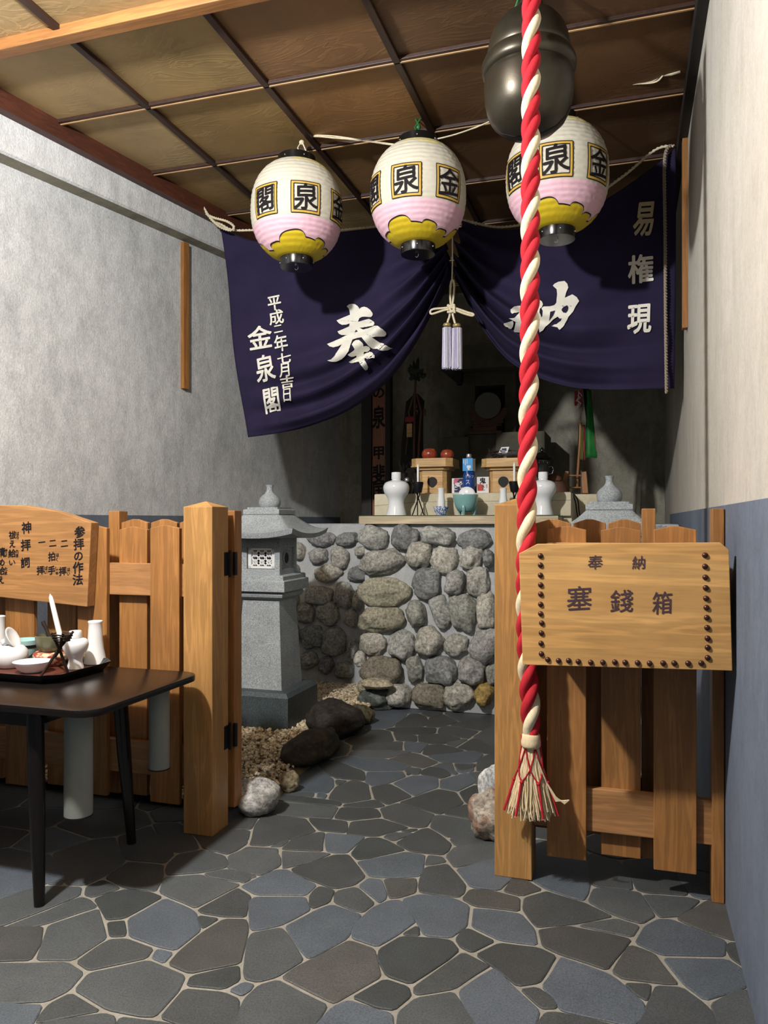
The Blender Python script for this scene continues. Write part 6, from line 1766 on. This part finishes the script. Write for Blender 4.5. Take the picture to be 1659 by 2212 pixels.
pipe(344, 2.98, 0.039, 1658, 'thinner grey plastic pipe hanging under the table near the gate post')
# ================================================================== TRAY WITH VESSELS
RZ = TZ + 0.009
tr = thing('lacquer_tray', 'black rimmed red brown lacquer tray on the dark table', 'tray', (-2.25, 2.5, TZ))
def cutrect(x0, x1, y0, y1, c): return [(x0 + c, y0), (x1 - c, y0), (x1, y0 + c), (x1, y1 - c), (x1 - c, y1), (x0 + c, y1), (x0, y1 - c), (x0, y0 + c)]
bi, bo = cutrect(-2.62, -1.985, 2.32, 2.655, .045), cutrect(-2.645, -1.96, 2.295, 2.68, .052)
mb = MB(); mb.prism(bi, lambda u, v, w: (u, v, TZ + w), .006, 0); 
n = 8
vs = [(u, v, TZ) for u, v in bi] + [(u, v, TZ + .034) for u, v in bo] + [(u * .9985 + .0015 * -2.3, v * .998 + .002 * 2.48, TZ + .034) for u, v in bo] + [(u, v, TZ + .006) for u, v in cutrect(-2.615, -1.99, 2.325, 2.65, .043)]
fs = []
for r0 in (0, 8, 16):
    for k in range(8): fs.append((r0 + k, r0 + (k + 1) % 8, r0 + 8 + (k + 1) % 8, r0 + 8 + k))
mb.add(vs, fs); mb.build('rim', M['black'], tr)
mb = MB(); mb.prism(cutrect(-2.615, -1.99, 2.325, 2.65, .043), lambda u, v, w: (u, v, TZ + .006 + w), .003, 0); mb.build('inner_floor', M['lac_red'], tr)
def at_tray(px, py): return onZ(px, py, RZ)
Sx = 320 / 1659
def tl(name, label, cat, px, py, prof, m, group=None, seg=36):
    """prof in zoom pixels of the tray close-up: (radius, height above base)"""
    p = at_tray(px, py); d = -p.x * ST + p.y * CT; u = d / FPX * Sx
    mb = MB(); mb.lathe([(r * u, RZ + h * u) for r, h in prof], (p.x, p.y, 0), seg)
    return tag(mb.build(name, m, None, 50), label, cat, group), p, u
tl('sake_bottle', 'tall white flared bottle at the corner of the lacquer tray', 'bottle', 206, 1433, [(110, 0), (124, 6), (124, 18), (112, 70), (92, 170), (82, 260), (76, 380), (73, 440), (76, 456), (80, 470), (76, 477), (64, 474), (60, 440)], M['whitem'])
# footed lidded vase
o, p, u = None, at_tray(163, 1444), None
u = (-p.x * ST + p.y * CT) / FPX * Sx
t = thing('lidded_vase', 'small white lidded vase beside the tall white bottle on the tray', 'vase', (p.x, p.y, RZ))
mb = MB(); mb.lathe([(r * u, RZ + h * u) for r, h in [(70, 0), (92, 4), (90, 20), (78, 60), (72, 100), (84, 135), (112, 175), (134, 225), (142, 270), (136, 305), (112, 330), (80, 340), (60, 344)]], (p.x, p.y, 0), 40); mb.build('body', M['whitem'], t, 50)
mb = MB(); mb.lathe([(r * u, RZ + h * u) for r, h in [(55, 344), (68, 346), (70, 352), (68, 415), (62, 424), (0, 426)]], (p.x, p.y, 0), 32); mb.build('lid', M['whitem'], t, 50)
tl('dish', 'shallow white dish at the front of the lacquer tray', 'dish', 70, 1452, [(0, 10), (70, 8), (95, 0), (105, 4), (140, 30), (180, 75), (204, 118), (206, 124), (198, 126), (160, 90), (100, 40), (0, 30)], M['whitem'])
o, p, u = tl('salt_pot', 'round white pot with its lid leaning on top', 'pot', 22, 1441, [(0, 3), (110, 0), (130, 6), (170, 50), (190, 120), (182, 190), (140, 235), (95, 246), (85, 250), (80, 230), (0, 226)], M['whitem'])
mb = MB(); Ml = Matrix.Translation((p.x - 70 * u, p.y - .012, RZ + 272 * u)) @ Matrix.Rotation(TH, 4, 'Z') @ Matrix.Rotation(math.radians(62), 4, 'Y')
mb.lathe([(0, -10 * u), (30 * u, -6 * u), (42 * u, 12 * u), (36 * u, 34 * u), (52 * u, 60 * u), (84 * u, 92 * u), (112 * u, 116 * u), (128 * u, 126 * u), (130 * u, 134 * u), (120 * u, 138 * u), (96 * u, 128 * u), (60 * u, 118 * u), (0, 112 * u)], (0, 0, 0), 40, M=Ml)
tag(mb.build('pot_lid', M['whitem'], None, 50), 'white knobbed lid tipped over on the round white pot', 'lid')
tl('glazed_bowl', 'pale aqua bowl with dark bands at the back of the tray', 'bowl', 55, 1422, [(0, 5), (90, 0), (110, 6), (135, 70), (150, 150), (158, 200), (160, 212), (152, 214), (130, 100), (0, 40)], M['aqua'])
p = at_tray(55, 1422); mb = MB(); u = (-p.x * ST + p.y * CT) / FPX * Sx
mb.lathe([(149.5 * u, RZ + 128 * u), (154 * u, RZ + 162 * u)], (p.x, p.y, 0), 36)
mb.f = [f for f in mb.f if len(f) == 4]; mb.mi = mb.mi[:len(mb.f)]
o2 = mb.build('dark_band', M['ribbon_dk'], bpy.data.objects['glazed_bowl'], 60)
o, p, u = tl('figured_bowl', 'cream bowl with red figures under the olive bowl', 'bowl', 110, 1437, [(0, 6), (100, 0), (120, 5), (165, 60), (192, 110), (186, 140), (160, 158), (0, 160)], M['redpot'])
mb = MB(); z = RZ + 160 * u
mb.lathe([(0, z), (100 * u, z), (110 * u, z + 8 * u), (150 * u, z + 60 * u), (164 * u, z + 130 * u), (166 * u, z + 178 * u), (160 * u, z + 182 * u), (148 * u, z + 130 * u), (90 * u, z + 30 * u), (0, z + 20 * u)], (p.x, p.y, 0), 36)
tag(mb.build('olive_bowl', M['olive'], None, 50), 'olive green glazed bowl stacked on the red figured bowl', 'bowl')
mb = MB(); q0 = Vector((p.x, p.y, z + 60 * u))
mb.tube([q0 + Vector((.01, 0, 0)), q0 + Vector((-60 * u, 0, 180 * u)), q0 + Vector((-110 * u, .0, 265 * u))], [.006, .007, .008], 8)
mb.tube([q0 + Vector((-60 * u, 0, 180 * u)), q0 + Vector((-120 * u, .005, 225 * u)), q0 + Vector((-135 * u, .005, 260 * u))], .004, 6)
tag(mb.build('dark_spoon', M['twig'], None, 60), 'dark twisted stick leaning out of the olive bowl', 'stick')
tl('sake_bottle', 'white bottle at the far back of the tray cut by the picture edge', 'bottle', -6, 1420, [(110, 0), (124, 6), (112, 70), (95, 170), (85, 260), (80, 330), (80, 440), (86, 460), (80, 464), (66, 450)], M['whitem'])
# tripod candle holder made of dark sticks
pa, pb, pc_ = at_tray(88, 1461), at_tray(148, 1456), at_tray(112, 1430)
u = upx(135, 2.4)
hub = onY(127, 1402, 2.43)
zr = zat(135, 1372, 2.43); cx = xat(134, 2.43); cyy = 2.43
t = thing('candle_stand', 'dark stick tripod candle stand on the lacquer tray', 'candle stand', (cx, cyy, RZ))
for foot, tx in ((pa, 24), (pb, -22), (pc_, 4)):
    dx, dy = foot.x - hub.x, foot.y - hub.y; L = math.hypot(dx, dy)
    tip = Vector((cx - dx / L * 23 * u, cyy - dy / L * 23 * u, zr + .012))
    mb = MB(); mb.tube([foot, Vector(hub) + Vector((dx, dy, 0)).normalized().cross(Vector((0, 0, 1))) * .005, tip], [.005, .0055, .0045], 8); mb.build('leg', M['twig'], t, 60)
mb = MB()
for k, (rr_, zz_) in enumerate(((22, .004), (21, -.004), (19, -.012), (16, -.02))):
    mb.tube([(cx + rr_ * u * math.cos(a), cyy + rr_ * u * math.sin(a), zr + zz_ + .0015 * math.sin(3 * a + k)) for a in [i * math.tau / 24 for i in range(24)]], .0026, 6, closed=True)
for k in range(12):
    a = k * math.tau / 12; mb.tube([(cx + 22 * u * math.cos(a), cyy + 22 * u * math.sin(a), zr + .005), (cx + 15 * u * math.cos(a), cyy + 15 * u * math.sin(a), zr - .022), (cx, cyy, zr - .026)], .0018, 5)
mb.build('basket_cup', M['twig'], t, 60)
mb = MB(); b0 = Vector((cx - .003, cyy, zr - .024)); b1 = onY(108, 1283, 2.43)
mb.tube([b0, b0.lerp(b1, .84), b0.lerp(b1, .93), b1], [.0105, .0088, .007, .001], 14)
tag(mb.build('candle', M['candle'], None, 50), 'leaning white candle in the dark stick stand on the tray', 'candle')
